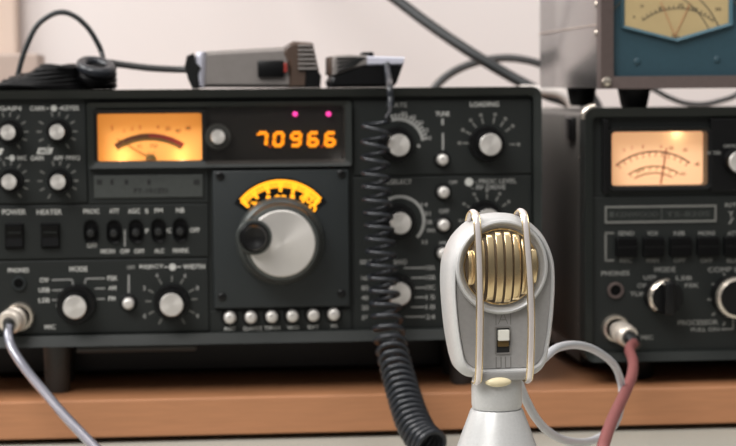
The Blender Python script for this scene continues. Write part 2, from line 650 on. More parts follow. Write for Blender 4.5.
def lamp(name, px, py, y, col, e, rad=.0018):
    l = bpy.data.lights.new(name, 'POINT')
    l.color = col
    l.energy = e
    l.shadow_soft_size = rad
    o = bpy.data.objects.new(name, l)
    COL.objects.link(o)
    o.location = W(px, py, y)
    return o
for x in (122, 182):
    lamp('meter_bulb', x, 157.6, .0016, (1, .66, .4), .0045, .0025)
# small knob in the display strip
knob(tr, 218, 137, 14.5, 27, .011, .004, body='tunerim')
label_on(tr, [('MARK', 218, 119, 3, 9)], 'dimink', .002)
# digits
def digit(bm, segs, px, py, w, h, th, y):
    c = W(px, py, y); s = S(px, py, y)
    w, h, th = w * s, h * s, th * s
    sl = .1
    P = {'tl': (-w / 2, h / 2), 'tr': (w / 2, h / 2), 'ml': (-w / 2, 0), 'mr': (w / 2, 0), 'bl': (-w / 2, -h / 2), 'br': (w / 2, -h / 2), 'hl': (-w / 2, h * .28)}
    E = dict(a=('tl', 'tr'), b=('tr', 'mr'), c=('mr', 'br'), d=('bl', 'br'), e=('ml', 'bl'), f=('tl', 'ml'), g=('ml', 'mr'), h=('tl', 'hl'))
    for q in segs:
        p0, p1 = P[E[q][0]], P[E[q][1]]
        a = Vector((c.x + p0[0] + p0[1] * sl, y, c.z + p0[1])); b = Vector((c.x + p1[0] + p1[1] * sl, y, c.z + p1[1]))
        g = (b - a).normalized() * th * .12
        tube(bm, [a + g, b - g], th / 2, 8, flat=None)
    return bm
yd = .0005
for seg, px in (('habc', 262.3), ('abcdef', 278.6), ('abcdfg', 296), ('acdefg', 313.2), ('acdefg', 330.2)):
    obj('readout_digit', digit(BM(), seg, px, 139.3, 8.4, 12.6, 3.6, yd), 'digits', tr)
for px in (270, 322):
    bm = BM(); c = W(px, 146.5, yd); lathe(bm, [(.0008, 0), (.0006, -.0008), (0, -.001)], c, n=12)
    obj('decimal_point', bm, 'dots', tr)
for px in (295.2, 328.6):
    bm = BM(); c = W(px, 114, 0); r = 4.6 / 2 * S(px, 114) * 1.1
    lathe(bm, [(r, .002), (r, -.001), (r * .8, -.002), (r * .4, -.0026), (0, -.0027)], (c.x, 0, c.z), n=20)
    obj('indicator_lamp', bm, 'led', tr, smooth=50, label='glowing magenta lamp')
label_on(tr, [('LOCK', 246, 119.4, 3.4, 8)], 'dimink', .002)
label_on(tr, [('FIX', 261.5, 119.4, 3.4, 7), ('MEM', 271, 119.2, 3.6, 9), ('VFO', 281, 119, 3.4, 7)], 'dimink', .002)
label_on(tr, [('CLAR', 297, 119, 3.2, 9)], 'dimink', .002)
label_on(tr, [('EXT', 312.5, 119, 3.4, 8)], 'dimink', .002)
label_on(tr, [('TX', 329.5, 119.4, 3.2, 5)], 'dimink', .002)
bm = BM(); pbox(bm, 205, 107, 344.5, 164, -.0042, -.0038)
obj('display_window', bm, 'tint', bez)
# ---- main dial
bm = BM(); pbox(bm, 213, 169.5, 349, 307, -.004, .003, .0012, 3)
dp = obj('dial_panel', bm, 'dialpanel', tr, smooth=30)
for px, py in ((220, 176), (341.5, 174), (222, 297), (341.5, 293.5)):
    c = W(px, py, -.004); bm = BM()
    lathe(bm, [(.0026, 0), (.0026, -.0008), (.0018, -.0013), (.0012, -.0013), (.0012, -.0006), (0, -.0006)], c, n=16)
    obj('corner_screw', bm, 'black', dp, smooth=40)
yq = -.0042
cs = (W(281, 233, yq).x, W(281, 233, yq).z); ss = S(281, 200, yq)
bm = BM(); arcband(bm, cs, 24 * ss, 55.5 * ss, 33, 147, yq, .0002)
dw = obj('dial_window', bm, 'black', dp)
yq = -.0045
bm = BM()
arcband(bm, cs, 50.5 * ss, 53.5 * ss, 40, 140, yq)
for k in range(31):
    a = math.radians(40 + 100 * k / 30)
    r1 = 45.5 if k % 5 else 41.5
    stroke(bm, (cs[0] + r1 * ss * math.cos(a), cs[1] + r1 * ss * math.sin(a)), (cs[0] + 51 * ss * math.cos(a), cs[1] + 51 * ss * math.sin(a)), (2.2 if k % 5 else 3.4) * ss, yq)
obj('dial_scale', bm, 'dialglow', dw)
bm = BM()
for t, x, y in (('70', 257, 206), ('|', 268, 198.5), ('80', 280.5, 199), ('|', 292, 197), ('90', 306, 199.5), ('0', 312.5, 208)):
    if t == '|':
        prism(bm, rrect(W(x, y).x, W(x, y).z, 4.5 * ss, 7.5 * ss, 2 * ss), yq - .0003, yq)
    else:
        put_text(t, x, y, 8.5, yq, 8 if len(t) == 1 else 12.5, .03, bm=bm)
obj('dial_numbers', bm, 'dialglow', dw)
# tuning knob
dep = .026
ck = W(282, 243.5, -dep); sk = S(282, 243, -dep)
bm = BM()
lathe(bm, [(45 * sk, -.004), (45 * sk, -.007), (43 * sk, -.0095), (40 * sk, -.011), (39 * sk, -dep + .003), (37 * sk, -dep + .0006), (33.5 * sk, -dep), (0, -dep)], (ck.x, 0, ck.z), n=72)
kn = obj('tuning_knob', bm, 'tunerim', tr, smooth=35, label='large tuning knob with grey rim')
bm = BM()
for k in range(72):      # grip fluting around the barrel
    a = 2 * PI * k / 72
    tube(bm, [Vector((ck.x + 39.2 * sk * math.cos(a), y, ck.z + 39.2 * sk * math.sin(a))) for y in (-.0112, -dep + .0045)], .0007, 6)
obj('grip_ring', bm, 'dkplastic', kn)
bm = BM(); lathe(bm, [(33.5 * sk, -dep + .0005), (33.5 * sk, -dep - .0008), (32.5 * sk, -dep - .0013), (5 * sk, -dep - .0016), (0, -dep - .0016)], (ck.x, 0, ck.z), n=64)
obj('cap', bm, 'cap', kn, smooth=35, label='spun aluminium disc')
cf = W(254.5, 238.5, -dep - .012)
bm = BM(); lathe(bm, [(18 * sk, -dep + .004), (18 * sk, -dep - .0016), (16.8 * sk, -dep - .0026), (15 * sk, -dep - .0026), (15 * sk, -dep + .004)], (cf.x, 0, cf.z), n=36)
obj('crank_collar', bm, 'tunerim', kn, smooth=35)
bm = BM(); lathe(bm, [(15.5 * sk, -dep + .003), (15.5 * sk, -dep - .002), (14 * sk, -dep - .003), (12.8 * sk, -dep - .003), (12.6 * sk, -dep - .010), (11 * sk, -dep - .0125), (7 * sk, -dep - .012), (4 * sk, -dep - .0112), (0, -dep - .011)], (cf.x, 0, cf.z), n=36)
obj('finger_crank', bm, 'black', kn, smooth=35, label='black spinner knob on the tuning knob')
# ---- six push buttons
for px, py in ((230, 318.2), (251, 317.9), (272, 317.3), (292.7, 316.6), (313.6, 315.9), (334, 315)):
    push(tr, px, py, 12.2)
for its in ([('REC', 230, 328.8, 3.6, 11)], [('CLAR', 249, 328.6, 3.8, 12), ('RX', 259, 328.3, 4.2, 7)], [('TX', 268, 328, 3.8, 7), ('FIX', 276, 328, 3.6, 10)], [('VFO', 293, 327.6, 3.6, 12)], [('EXT', 313.6, 327, 3.6, 11)], [('MR', 334.5, 326, 3.6, 7)]):
    label_on(tr, its)
# ---- upper left knobs
FULL = [-55, -25, 0, 30, 55, 82, 105, 150, 180, 208, 240]
for px, py in ((8, 132.5), (57, 132), (9, 182), (58, 182)):
    k, c = knob(tr, px, py, 15.5, 25, .015)
    ticks(tr, W(px, py).x, c.z, 15.5, 20.5, FULL if px > 20 else [-55, -25, 0, 30, 55, 82, 105, 128], S(px, py))
label_on(tr, [('RF GAIN', 4, 108.3, 4.6, 34)])
label_on(tr, [('CARR', 37.5, 108.3, 4.8, 15), ('-', 47.5, 108.3, 1, 3), ('-', 60, 108.3, 1, 3), ('KEYER', 70.5, 108, 4.8, 18)])
label_on(tr, [('SQL', -5, 158.3, 4.6, 12), ('-', 7, 158, 1, 3), ('MIC', 22, 158, 4.6, 9), ('GAIN', 37, 158, 4.8, 13)])
label_on(tr, [('APF', 58.5, 158, 4.4, 10), ('FREQ', 73, 158, 4.8, 14)])
def disc(bm, px, py, r, y=0.):
    c = W(px, py, y); s = S(px, py, y) * r
    return prism(bm, [(c.x + s * math.cos(t * PI / 8), c.z + s * math.sin(t * PI / 8)) for t in range(16)], y - .0002, y + .0001)
for px, py, r in ((53.8, 108.2, 3.2), (12, 158, 3), (172.5, 267, 3.6), (469, 182, 4.2)):
    bm = disc(BM(), px, py, r)
    obj('printed_mark', bm, 'ink', tr)
bm = BM(); s_ = S(45, 151); c = W(45, 151)
prism(bm, [(c.x - 8.5 * s_, c.z - 3.2 * s_), (c.x + 6 * s_, c.z - 3.2 * s_), (c.x + 8.5 * s_, c.z + 3.2 * s_), (c.x - 6.5 * s_, c.z + 3.2 * s_)], -.0002, .0001)
fl = obj('printed_flag', bm, 'ink', tr, label='slanted pale printed flag')
obj('lettering', put_text('AMGC', 44.6, 151, 4, -.0002, 11, .01), 'darkink', fl)
bm = BM(); c = W(-2, 152)
prism(bm, [(c.x - 8.5 * s_, c.z - 3.2 * s_), (c.x + 3 * s_, c.z - 3.2 * s_), (c.x + 6 * s_, c.z + 3.6 * s_), (c.x - 6.5 * s_, c.z + 3.2 * s_)], -.0002, .0001)
obj('printed_flag', bm, 'ink', tr)
# ---- rockers
def rocker(px, py, w, h):
    bm = BM(); pbox(bm, px - w / 2 - 1.5, py - h / 2 - 1.5, px + w / 2 + 1.5, py + h / 2 + 1.5, -.0015, .002, .0005)
    k = obj('rocker_switch', bm, 'deepblack', tr)
    c = W(px, py, -.0015); s = S(px, py)
    bm = BM()
    w2 = w / 2 * s; h2 = h / 2 * s
    prof = [(-.0016, h2), (-.0052, h2 * .9), (-.0034, h2 * .15), (-.0026, -h2 * .2), (-.0036, -h2 * .92), (-.0016, -h2)]
    L = [bm.verts.new((c.x - w2, y, c.z + z)) for y, z in prof]
    R = [bm.verts.new((c.x + w2, y, c.z + z)) for y, z in prof]
    for i in range(len(prof) - 1):
        bm.faces.new((L[i], L[i + 1], R[i + 1], R[i]))
    bm.faces.new(L); bm.faces.new(R[::-1]); bm.faces.new((L[0], R[0], R[-1], L[-1]))
    obj('paddle', bm, 'deepblack', k)
    bm = BM(); box(bm, c.x - w2 * .8, c.x + w2 * .8, -.0042, -.003, c.z + h2 * .26, c.z + h2 * .36)
    obj('paddle_mark', bm, 'frame', k)
rocker(14.5, 236, 16, 23)
rocker(50.5, 235.5, 16, 23)
label_on(tr, [('POWER', 14, 212, 5.4, 24)])
label_on(tr, [('HEATER', 49.3, 212, 5.4, 25)])
# ---- oval toggle switches
for px, py in ((91, 231.5), (114, 231.7), (136, 231), (158.5, 230.3), (180.2, 230)):
    bm = BM(); c = W(px, py); s = S(px, py)
    o_ = rrect(c.x, c.z, 14.5 * s, 24 * s, 7 * s); i_ = rrect(c.x, c.z, 10.5 * s, 20 * s, 5 * s)
    ringprism(bm, o_, i_, -.0018, .0005, .0006)
    prism(bm, rrect(c.x, c.z, 11 * s, 20.5 * s, 5 * s), -.0004, .0004)
    k = obj('toggle_switch', bm, 'deepblack', tr, smooth=40)
    bm = BM(); lathe(bm, [(4.3 * s, 0), (4.3 * s, -.0035), (3.4 * s, -.0055), (0, -.006)], (c.x, 0, c.z - .0006), n=20)
    obj('lever', bm, 'dkplastic', k, smooth=50)
label_on(tr, [('PROC', 91.4, 211.3, 4.8, 16)])
label_on(tr, [('ATT', 114.3, 211, 4.6, 10)])
label_on(tr, [('AGC', 134, 211, 4.8, 12), ('S', 146.7, 211, 4.6, 3.5)])
label_on(tr, [('FM', 158.7, 210.5, 4.4, 8)])
label_on(tr, [('NB', 180.2, 210.2, 4.8, 8)])
label_on(tr, [('OFF', 92, 245.5, 4.4, 10)])
label_on(tr, [('MON', 107.7, 251.3, 4.6, 14)])
label_on(tr, [('OFF', 124.8, 251.3, 4.4, 9.5)])
label_on(tr, [('OFF', 139.3, 251.2, 4.4, 10)])
label_on(tr, [('ALC', 159.3, 250.8, 4.4, 10)])
label_on(tr, [('MARK', 181, 250.4, 4.8, 16)])
label_on(tr, [('F', 147, 231, 4.6, 3.4)])
label_on(tr, [('IC', 169, 230.6, 4.6, 4.5)])
label_on(tr, [('OFF', 194.7, 230, 4.6, 10)])
bm = BM(); pstroke(bm, 124.8, 229.5, 124.8, 246.5, 1.5)
obj('printed_line', bm, 'dimink', tr)
# ---- phones / mic sockets
label_on(tr, [('PHONES', 18.5, 270.2, 4.6, 21)])
def jack(root, px, py, r, ring='knobrim', hole='deepblack'):
    c = W(px, py); s = S(px, py); bm = BM()
    lathe(bm, [(r * s, 0), (r * s, -.0015), (r * .9 * s, -.0022), (r * .72 * s, -.0022), (r * .66 * s, -.0012), (r * .66 * s, 0)], c, n=28)
    k = obj('phones_jack', bm, ring, root, smooth=40)
    bm = BM(); lathe(bm, [(r * .67 * s, -.0007), (0, -.0006)], c, n=24)
    obj('socket_hole', bm, hole, k)
jack(tr, 19, 283.3, 7.2, 'dialpanel')
label_on(tr, [('MIC', 50, 327, 4.6, 11)])
# ---- mode knob
label_on(tr, [('MODE', 78.4, 269, 5.2, 18)])
k, c = knob(tr, 74.7, 307.2, 23.5, 40, .018, .005)
label_on(tr, [('CW', 44.3, 280, 4.6, 9)]); label_on(tr, [('USB', 44.2, 290, 4.6, 11)]); label_on(tr, [('LSB', 44.2, 300.2, 4.6, 11)])
label_on(tr, [('FSK', 112.5, 278.2, 4.8, 10)]); label_on(tr, [('AM', 112.3, 288, 4.6, 8)]); label_on(tr, [('FM', 112, 298.6, 4.6, 7)])
bm = BM()
for l in ((52, 280, 72, 279.5), (72, 279.5, 73.5, 286), (52, 290.3, 63, 290), (52, 300, 60, 299.8), (105, 278.4, 86, 278.6), (86, 278.6, 84.5, 284), (105, 288.3, 95, 288.6), (105, 298.8, 97, 299)):
    pstroke(bm, *l, 1.3)
obj('printed_line', bm, 'dimink', tr)
bm = disc(BM(), 57.5, 305.5, 1.8); obj('printed_mark', bm, 'dimink', tr)
# ---- button beside mode
push(tr, 128.3, 304, 12)
label_on(tr, [('OFF', 131, 267.4, 3.6, 8)], 'dimink')
bm = BM(); pstroke(bm, 128.7, 275, 128.7, 293, 1.8); obj('printed_line', bm, 'dimink', tr)
# ---- reject / width
label_on(tr, [('REJECT', 151.5, 267, 4.8, 24), ('-', 166, 267, 1, 4)])
label_on(tr, [('-', 179, 266.8, 1, 4), ('WIDTH', 194, 266.6, 4.8, 22)])
k, c = knob(tr, 171.5, 304.8, 23.5, 36, .018, .005)
kx, kz = W(171.5, 304.8).x, c.z
ticks(tr, kx, kz, 20, 26, [-60, -28, 5, 28, 62, 88, 118, 152, 178, 208, 240], S(171, 300))
bm = BM()
for t, a in (('2', 152), ('4', 118), ('6', 62), ('8', 28), ('0', 208), ('9', -28)):
    x, y = 171 + 30 * math.cos(math.radians(a)), 302 - 30 * math.sin(math.radians(a))
    put_text(t, x, y, 4.4, 0, None, .02, bm=bm)
obj('dial_numbers', bm, 'dimink', tr)
# ---- right side of the panel
label_on(tr, [('PLATE', 397, 105, 4.6, 20)], 'dimink')
k, c = knob(tr, 399, 145.3, 22, 36, .018, .005)
bm = BM(); kc = (W(398, 145).x, c.z); ss = S(399, 145)
arcband(bm, kc, 23.5 * ss, 26.5 * ss, 8, 105, 0, .0002)
for k_ in range(13):
    a = 10 + 90 * k_ / 12
    arcband(bm, kc, 26.5 * ss, 30.5 * ss, a, a + 4.5, 0, .0002, 2)
obj('dial_marks', bm, 'dimink', tr)
label_on(tr, [('80', 404, 113.5, 3.8, 6), ('40', 413, 117, 3.8, 6), ('20', 420.5, 122.5, 3.8, 6), ('15', 426, 130, 3.8, 5), ('10', 429, 138, 3.8, 5)], 'dimink')
bm = disc(BM(), 418.6, 146, 1.8); obj('printed_mark', bm, 'dimink', tr)
label_on(tr, [('TUNE', 442.5, 113.8, 4.6, 14)])
bm = BM(); pstroke(bm, 442.5, 118.5, 442.6, 125, 2.4); pstroke(bm, 442.8, 133, 443, 150, 2)
obj('printed_line', bm, 'dimink', tr)
push(tr, 443.2, 159.8, 11.5)
label_on(tr, [('LOADING', 484.5, 104.2, 5, 29)])
k, c = knob(tr, 490.5, 144.6, 22, 36, .018, .005)
ticks(tr, W(489, 145).x, c.z, 20.5, 26.5, [-2, 36, 56, 78, 106, 128, 152, 178], S(490, 145), 1.7, 'faintink', 1.9)
push(tr, 444.2, 192.5, 11.8); push(tr, 444.4, 225.4, 11.8); push(tr, 443.8, 254, 11.8)
label_on(tr, [('OFF', 453.3, 182.3, 3.6, 8)], 'dimink')
label_on(tr, [('OFF', 444, 211.2, 4.4, 10)], 'dimink')
label_on(tr, [('MR', 443.4, 243.6, 4.4, 8)], 'dimink')
label_on(tr, [('- PROC LEVEL', 495.5, 181, 4.6, 42)], 'dimink')
label_on(tr, [('- RF DRIVE', 488.5, 187.2, 4.6, 34)], 'dimink')
k, c = knob(tr, 488.5, 220, 22, 36, .018, .005)
ticks(tr, W(487, 221).x, c.z, 19, 24, [-5, 36, 62, 90, 118, 148, 185], S(490, 220), 1.7, 'faintink', 1.7)
label_on(tr, [('PRESELECT', 396, 181.8, 4.6, 32)], 'dimink')
k, c = knob(tr, 400.5, 223.3, 21.5, 36, .018, .005)
bm = BM(); kc = (W(400, 223).x, c.z + .0004)
arcband(bm, kc, 22.5 * ss, 25.5 * ss, -45, 118, 0, .0002, 30)
obj('dial_marks', bm, 'dimink', tr)
label_on(tr, [('14', 424.5, 204.5, 4, 6), ('21', 427.5, 213.5, 4, 6), ('28', 429, 222, 4, 6), ('WWV', 431, 230.5, 4, 9), ('3.5', 424.5, 242, 4, 6)], 'dimink')
label_on(tr, [('BAND', 400.5, 262, 5, 13)], 'dimink')
k, c = knob(tr, 399.5, 294, 23, 36, .018, .005)
bm = BM()
for i, (y, x0) in enumerate(((268, 404), (277.8, 411), (287.8, 415), (297.4, 415), (307.2, 411), (316.8, 405))):
    pstroke(bm, x0, y, 425, y - .2, 1.3)
obj('printed_line', bm, 'dimink', tr)
label_on(tr, [(t, 430.5, 267.6 + 9.85 * i, 4.6, 9.5) for i, t in enumerate(('10A', '10B', '10C', '15', '18', '24'))], 'dimink')
label_on(tr, [(t, 365, 278 + 9.9 * i, 4.6, 7) for i, t in enumerate(('160', '80', '40', '20', 'JJY'))], 'dimink')
label_on(tr, [('SELECT', 370, 262, 4.6, 20)], 'dimink')

# -------------------------------------------------------- second transceiver
kx0, kzt, kzb = W(583.5, 240).x, W(650, 107.5).z, W(650, 360).z
kw = .333
kx1 = kx0 + kw
ks = thing('radio_transceiver', 'black radio transceiver with a peach lit meter under the blue faced meter box', 'radio', ((kx0 + kx1) / 2, .16, ZB))
bm = BM(); box(bm, kx0 + .004, kx1 - .004, .0105, .325, kzb + .003, kzt - .003, .003, 3)
obj('case', bm, 'sidecase', ks, smooth=30)
for (x, s_) in ((kx0 + .0042, -1), (kx1 - .0042, 1)):
    for yy in (.055, .25):
        bm = BM()
        zc = W(600, 131).z
        box(bm, min(x, x + s_ * .004), max(x, x + s_ * .004), yy - .012, yy + .012, zc - .0075, zc + .008, .0015, 3)
        obj('carry_handle_mount', bm, 'black', ks, smooth=40)
    for yy, zz in ((.03, W(600, 160).z), (.03, W(600, 330).z), (.28, W(600, 160).z)):
        bm = BM()
        g = bmesh.ops.create_uvsphere(bm, u_segments=14, v_segments=8, radius=.0022)
        for v in bm.verts:
            v.co = Vector((v.co.x * .6 + x, v.co.y + yy, v.co.z + zz))
        obj('case_screw', bm, 'chrome', ks, smooth=50)
bm = BM()
outer = rrect((kx0 + kx1) / 2, (kzt + kzb) / 2, kw, kzt - kzb, .006)
inner = rrect((kx0 + kx1) / 2, (kzt + kzb) / 2, kw - .010, kzt - kzb - .011, .003)
ringprism(bm, outer, inner, -.006, .012, .0025)
obj('front_frame', bm, 'frame', ks, smooth=30)
bm = BM(); hole(bm, kx0 + .003, kx1 - .003, .0015, .0104, kzb + .004, kzt - .004, 611, 131.5, 706.5, 185.5)
pbox(bm, 590.5, 194, 1122, 352, 0, .003, .0005)
obj('front_panel', bm, 'panel', ks)
bm = BM(); c = W(584, 109)   # bright chrome tube round the upper left corner of the frame
bpts = [Vector((kx0 + .006 - .0066 * math.cos(t), -.003, kzt - .006 + .0066 * math.sin(t))) for t in [i * PI / 16 - .12 for i in range(10)]]
tube(bm, bpts, .0022, 8)
obj('corner_trim', bm, 'chrome', ks, smooth=50, label='bright corner of the frame')
bm = BM(); box(bm, kx0 + .012, kx1 - .012, .07, .31, ZB + .003, kzb + .006, .002)
obj('under_light_block', bm, 'black', ks)  # added black slab, stops back light reaching the gap under this radio
for x in (kx0 + .04, kx1 - .04):
    for y in (.03, .056):
        bm = BM(); lathe(bm, [(.009, ZB), (.0105, ZB + .002), (.0115, kzb + .004)], (x, y, 0), 'z', 20)
        obj('foot', bm, 'rubber', ks, smooth=40)
# upper black strip with the meter
bm = BM()
x0, x1 = W(602, 158).x, kx1 - .007
z0, z1 = W(650, 192).z, W(650, 119).z
# the strip is a frame around the meter window so the lamp stays inside
mxa, mxb, mza, mzb = W(611, 158).x, W(706.5, 158).x, W(658, 185.5).z, W(658, 131).z
box(bm, x0, mxa - .002, -.003, .003, z0, z1, .0006)
box(bm, mxb + .002, x1, -.003, .003, z0, z1, .0006)
obj('meter_strip', bm, 'black', ks)
m2, _, _, _, _ = meter(ks, 611, 131.5, 706.5, 185.5, 'peachface', .0022, .009)
yc = .0084
cc = (W(654, 206, yc).x, W(654, 213, yc).z); ss = S(654, 160, yc)
bm = BM(); arcband(bm, cc, 60 * ss, 61.3 * ss, 54, 129, yc)
for k_ in range(12):
    a = math.radians(56 + 71 * k_ / 11)
    stroke(bm, (cc[0] + 55.5 * ss * math.cos(a), cc[1] + 55.5 * ss * math.sin(a)), (cc[0] + 60 * ss * math.cos(a), cc[1] + 60 * ss * math.sin(a)), .7 * ss, yc)
obj('scale_arc', bm, 'brownink', m2)
bm = BM(); arcband(bm, cc, 45.5 * ss, 46.6 * ss, 58, 124, yc)
for k_ in range(8):
    a = math.radians(60 + 62 * k_ / 7)
    stroke(bm, (cc[0] + 42 * ss * math.cos(a), cc[1] + 42 * ss * math.sin(a)), (cc[0] + 45.5 * ss * math.cos(a), cc[1] + 45.5 * ss * math.sin(a)), .7 * ss, yc)
arcband(bm, cc, 39 * ss, 40 * ss, 62, 120, yc)
obj('scale_arc', bm, 'greenink', m2)
bm = BM()
for t, x, y in (('S', 624, 150), ('1', 632, 148), ('5', 643, 147), ('9', 661, 147), ('20', 671, 148), ('40', 685, 150), ('dB', 697, 164), ('IP', 640, 171), ('HV', 683, 174)):
    put_text(t, x, y, 3.4, yc, None, 0, bm=bm)
obj('scale_numbers', bm, 'greenink', m2)
bm = BM(); pstroke(bm, 660.5, 184, 666.5, 148, 1.1, yc - .001)
obj('needle', bm, 'redink', m2)
lamp('meter_bulb', 678, 133.4, .0046, (1, .82, .52), .0018)
lamp('meter_bulb', 661, 186.5, .0052, (1, .6, .35), .0005)
knob(ks, 740, 162, 22, 26, .014, .004, 'selector_knob')
label_on(ks, [('DRIVE', 730, 146, 3, 12)], 'tsink', -.003)
label_on(ks, [('METER', 714, 153, 3.2, 14)], 'tsink', -.003)
# nameplate
bm = BM(); s_ = S(660, 214); ca = W(660.5, 214)
ringprism(bm, rrect(ca.x, ca.z, 111.5 * s_, 17 * s_, .0004), rrect(ca.x, ca.z, 108 * s_, 13 * s_, .0004), -.001, .0005)
npl = obj('nameplate', bm, 'faintink', ks, label='outlined grey nameplate')
bm = BM(); prism(bm, rrect(ca.x, ca.z, 109 * s_, 14 * s_, .0003), -.0004, .0004)
obj('nameplate_field', bm, 'frame', npl)
bm = BM(); pbox(bm, 609.3, 211.6, 613.8, 217.2, -.0008, -.0003)
put_text('KENWOOD', 637, 214.4, 5, -.0005, 42, .012, bm=bm)
put_text('TS-820S', 688, 214, 5, -.0005, 44, .012, bm=bm)
pstroke(bm, 661.7, 207.5, 661.7, 220.5, 1.2, -.0005)
obj('lettering', bm, 'plate', npl)
label_on(ks, [('RIT', 731, 205, 4, 12), ('/', 731, 221, 6, 6), ('Y', 731, 214, 6, 6)], 'tsink')
# push bar row
for i, (a, b) in enumerate(((615, 636), (642, 663), (668.8, 690.5), (696, 717.8), (722.8, 744))):
    y0 = 237.5 - i * .25
    bm = BM(); pbox(bm, a, y0, b, y0 + 19, -.0045, .001, .0008)
    k_ = obj('bar_switch', bm, 'deepblack', ks)
    bm = BM(); pbox(bm, a + 1, y0 + 8.5, b - 1, y0 + 10, -.0049, -.004)
    obj('bar_crease', bm, 'black', k_)
for t, b_, x in (('SEND', 'REC', 626), ('VOX', 'MAN', 652.7), ('NB', 'OFF', 679.5), ('MONI', 'OFF', 706.5), ('ATT', 'BLK', 733)):
    label_on(ks, [(t, x, 233.4, 4.4, 16 if len(t) == 4 else 11)], 'tsink')
    label_on(ks, [(b_, x, 260.4, 4.2, 12)], 'tsink')
bm = BM(); pstroke(bm, 605.6, 233, 605.6, 260.8, 2); pstroke(bm, 605, 233, 614, 233, 1.8); pstroke(bm, 605, 260.6, 614, 260.4, 1.8)
obj('printed_bracket', bm, 'faintink', ks)
label_on(ks, [('PHONES', 615.3, 273.2, 4.6, 28)], 'tsink')
jack(ks, 615.3, 290.3, 8.2, 'brown')
label_on(ks, [('MODE', 665, 269.5, 5, 21)], 'tsink')
label_on(ks, [('COMP LEVEL', 732, 269.4, 5, 48)], 'tsink')
def rimknob(px, py, r, a0, a1):
    dep_ = .016
    c = W(px, py, -dep_); s = S(px, py, -dep_)
    bm = BM(); lathe(bm, [(r * s, 0), (r * s, -.004), (r * .93 * s, -dep_ + .001), (r * .86 * s, -dep_), (0, -dep_)], (c.x, 0, c.z), n=48)
    k_ = obj('control_knob', bm, 'black', ks, smooth=35)
    bm = BM()
    pr = [(r * .84 * s, -dep_ + .0002), (r * .84 * s, -dep_ - .0012), (r * .98 * s, -dep_ - .0004), (r * 1.03 * s, -dep_ + .002), (r * .95 * s, -dep_ + .003)]
    lathe(bm, pr, (c.x, 0, c.z), n=40, a0=math.radians(a0), a1=math.radians(a1))
    obj('rim', bm, 'chrome', k_, smooth=50, label='chrome rim segment')
    return k_, c, s
k_, c, s = rimknob(667, 297.5, 18, 82, 228)
bm = BM(); box(bm, c.x - 4.5 * s, c.x + 5 * s, -.024, -.015, c.z - 16.5 * s, c.z + 17 * s, .0015, 3)
obj('pointer_bar', bm, 'black', k_, smooth=40)
rimknob(737.5, 298, 20.5, -60, 300)
ticks(ks, W(737, 299).x, W(737, 299).z, 25.5, 29.5, [90, 118, 148, 180, 212, 242], S(730, 299), 2)
label_on(ks, [('USB', 650, 277.5, 4.2, 13)], 'tsink'); label_on(ks, [('CW', 643, 285.5, 4.2, 11)], 'tsink'); label_on(ks, [('TUN', 638, 294, 4.2, 16)], 'tsink')
label_on(ks, [('LSB', 684, 278, 4.2, 16)], 'tsink'); label_on(ks, [('FSK', 692, 285.3, 4.2, 14)], 'tsink')
bm = BM()
for l in ((657, 277.6, 661, 281), (649, 285.6, 654, 287), (647, 294, 650, 294.6), (676.5, 283, 675.5, 291)):
    pstroke(bm, *l, 1.4)
obj('printed_line', bm, 'tsink', ks)
label_on(ks, [('PROCESSOR', 698, 322.4, 4.8, 40)], 'tsink')
label_on(ks, [('PULL ON', 705, 329.4, 3.8, 28)], 'tsink')
bm = BM(); pstroke(bm, 721, 329.2, 733, 329, 1.4); pstroke(bm, 733, 329.3, 733, 318, 1.4)
obj('printed_line', bm, 'tsink', ks)
label_on(ks, [('MIC', 647, 337.4, 4.2, 12)], 'tsink')

# ------------------------------------------------------------ sockets, plugs
def mic_socket(root, px, py, r):
    c = W(px, py, -.004); s = S(px, py, -.004); bm = BM()
    lathe(bm, [(r * s, .001), (r * s, -.003), (r * .9 * s, -.0042), (r * .72 * s, -.0042), (r * .7 * s, -.001), (0, -.001)], (c.x, 0, c.z), n=36)
    k_ = obj('microphone_socket', bm, 'chrome', root, smooth=40)
    bm = BM(); lathe(bm, [(r * .715 * s, -.0013), (0, -.0014)], (c.x, 0, c.z), n=32)
    obj('socket_hole', bm, 'deepblack', k_)
    return c, s
c1, s1 = mic_socket(tr, 19, 317.5, 15)
c2, s2 = mic_socket(ks, 616.5, 329, 14)

def plug(root, c, d, r, L, name='plug'):
    """metal plug seated on a socket at c, pointing along d"""
    d = Vector(d).normalized()
    bm = BM()
    prof = [(r * .62, 0.), (r * .62, L * .28), (r * .96, L * .3), (r, L * .34), (r, L * .52), (r * .86, L * .55), (r * .86, L * .62), (r, L * .65), (r * .97, L * .92), (r * .8, L), (r * .5, L), (0, L)]
    rings = []
    a = d.orthogonal().normalized(); b = d.cross(a)
    n = 28
    for rr, t in prof:
        if rr == 0:
            rings.append([bm.verts.new(c + d * t)])
        else:
            rings.append([bm.verts.new(c + d * t + (a * math.cos(2 * PI * i / n) + b * math.sin(2 * PI * i / n)) * rr) for i in range(n)])
    for A, B in zip(rings, rings[1:]):
        for i in range(n):
            if len(B) == 1:
                bm.faces.new((A[i], A[(i + 1) % n], B[0]))
            else:
                bm.faces.new((A[i], A[(i + 1) % n], B[(i + 1) % n], B[i]))
    bm.faces.new(rings[0])
    return obj(name, bm, 'nickel', root, smooth=40)

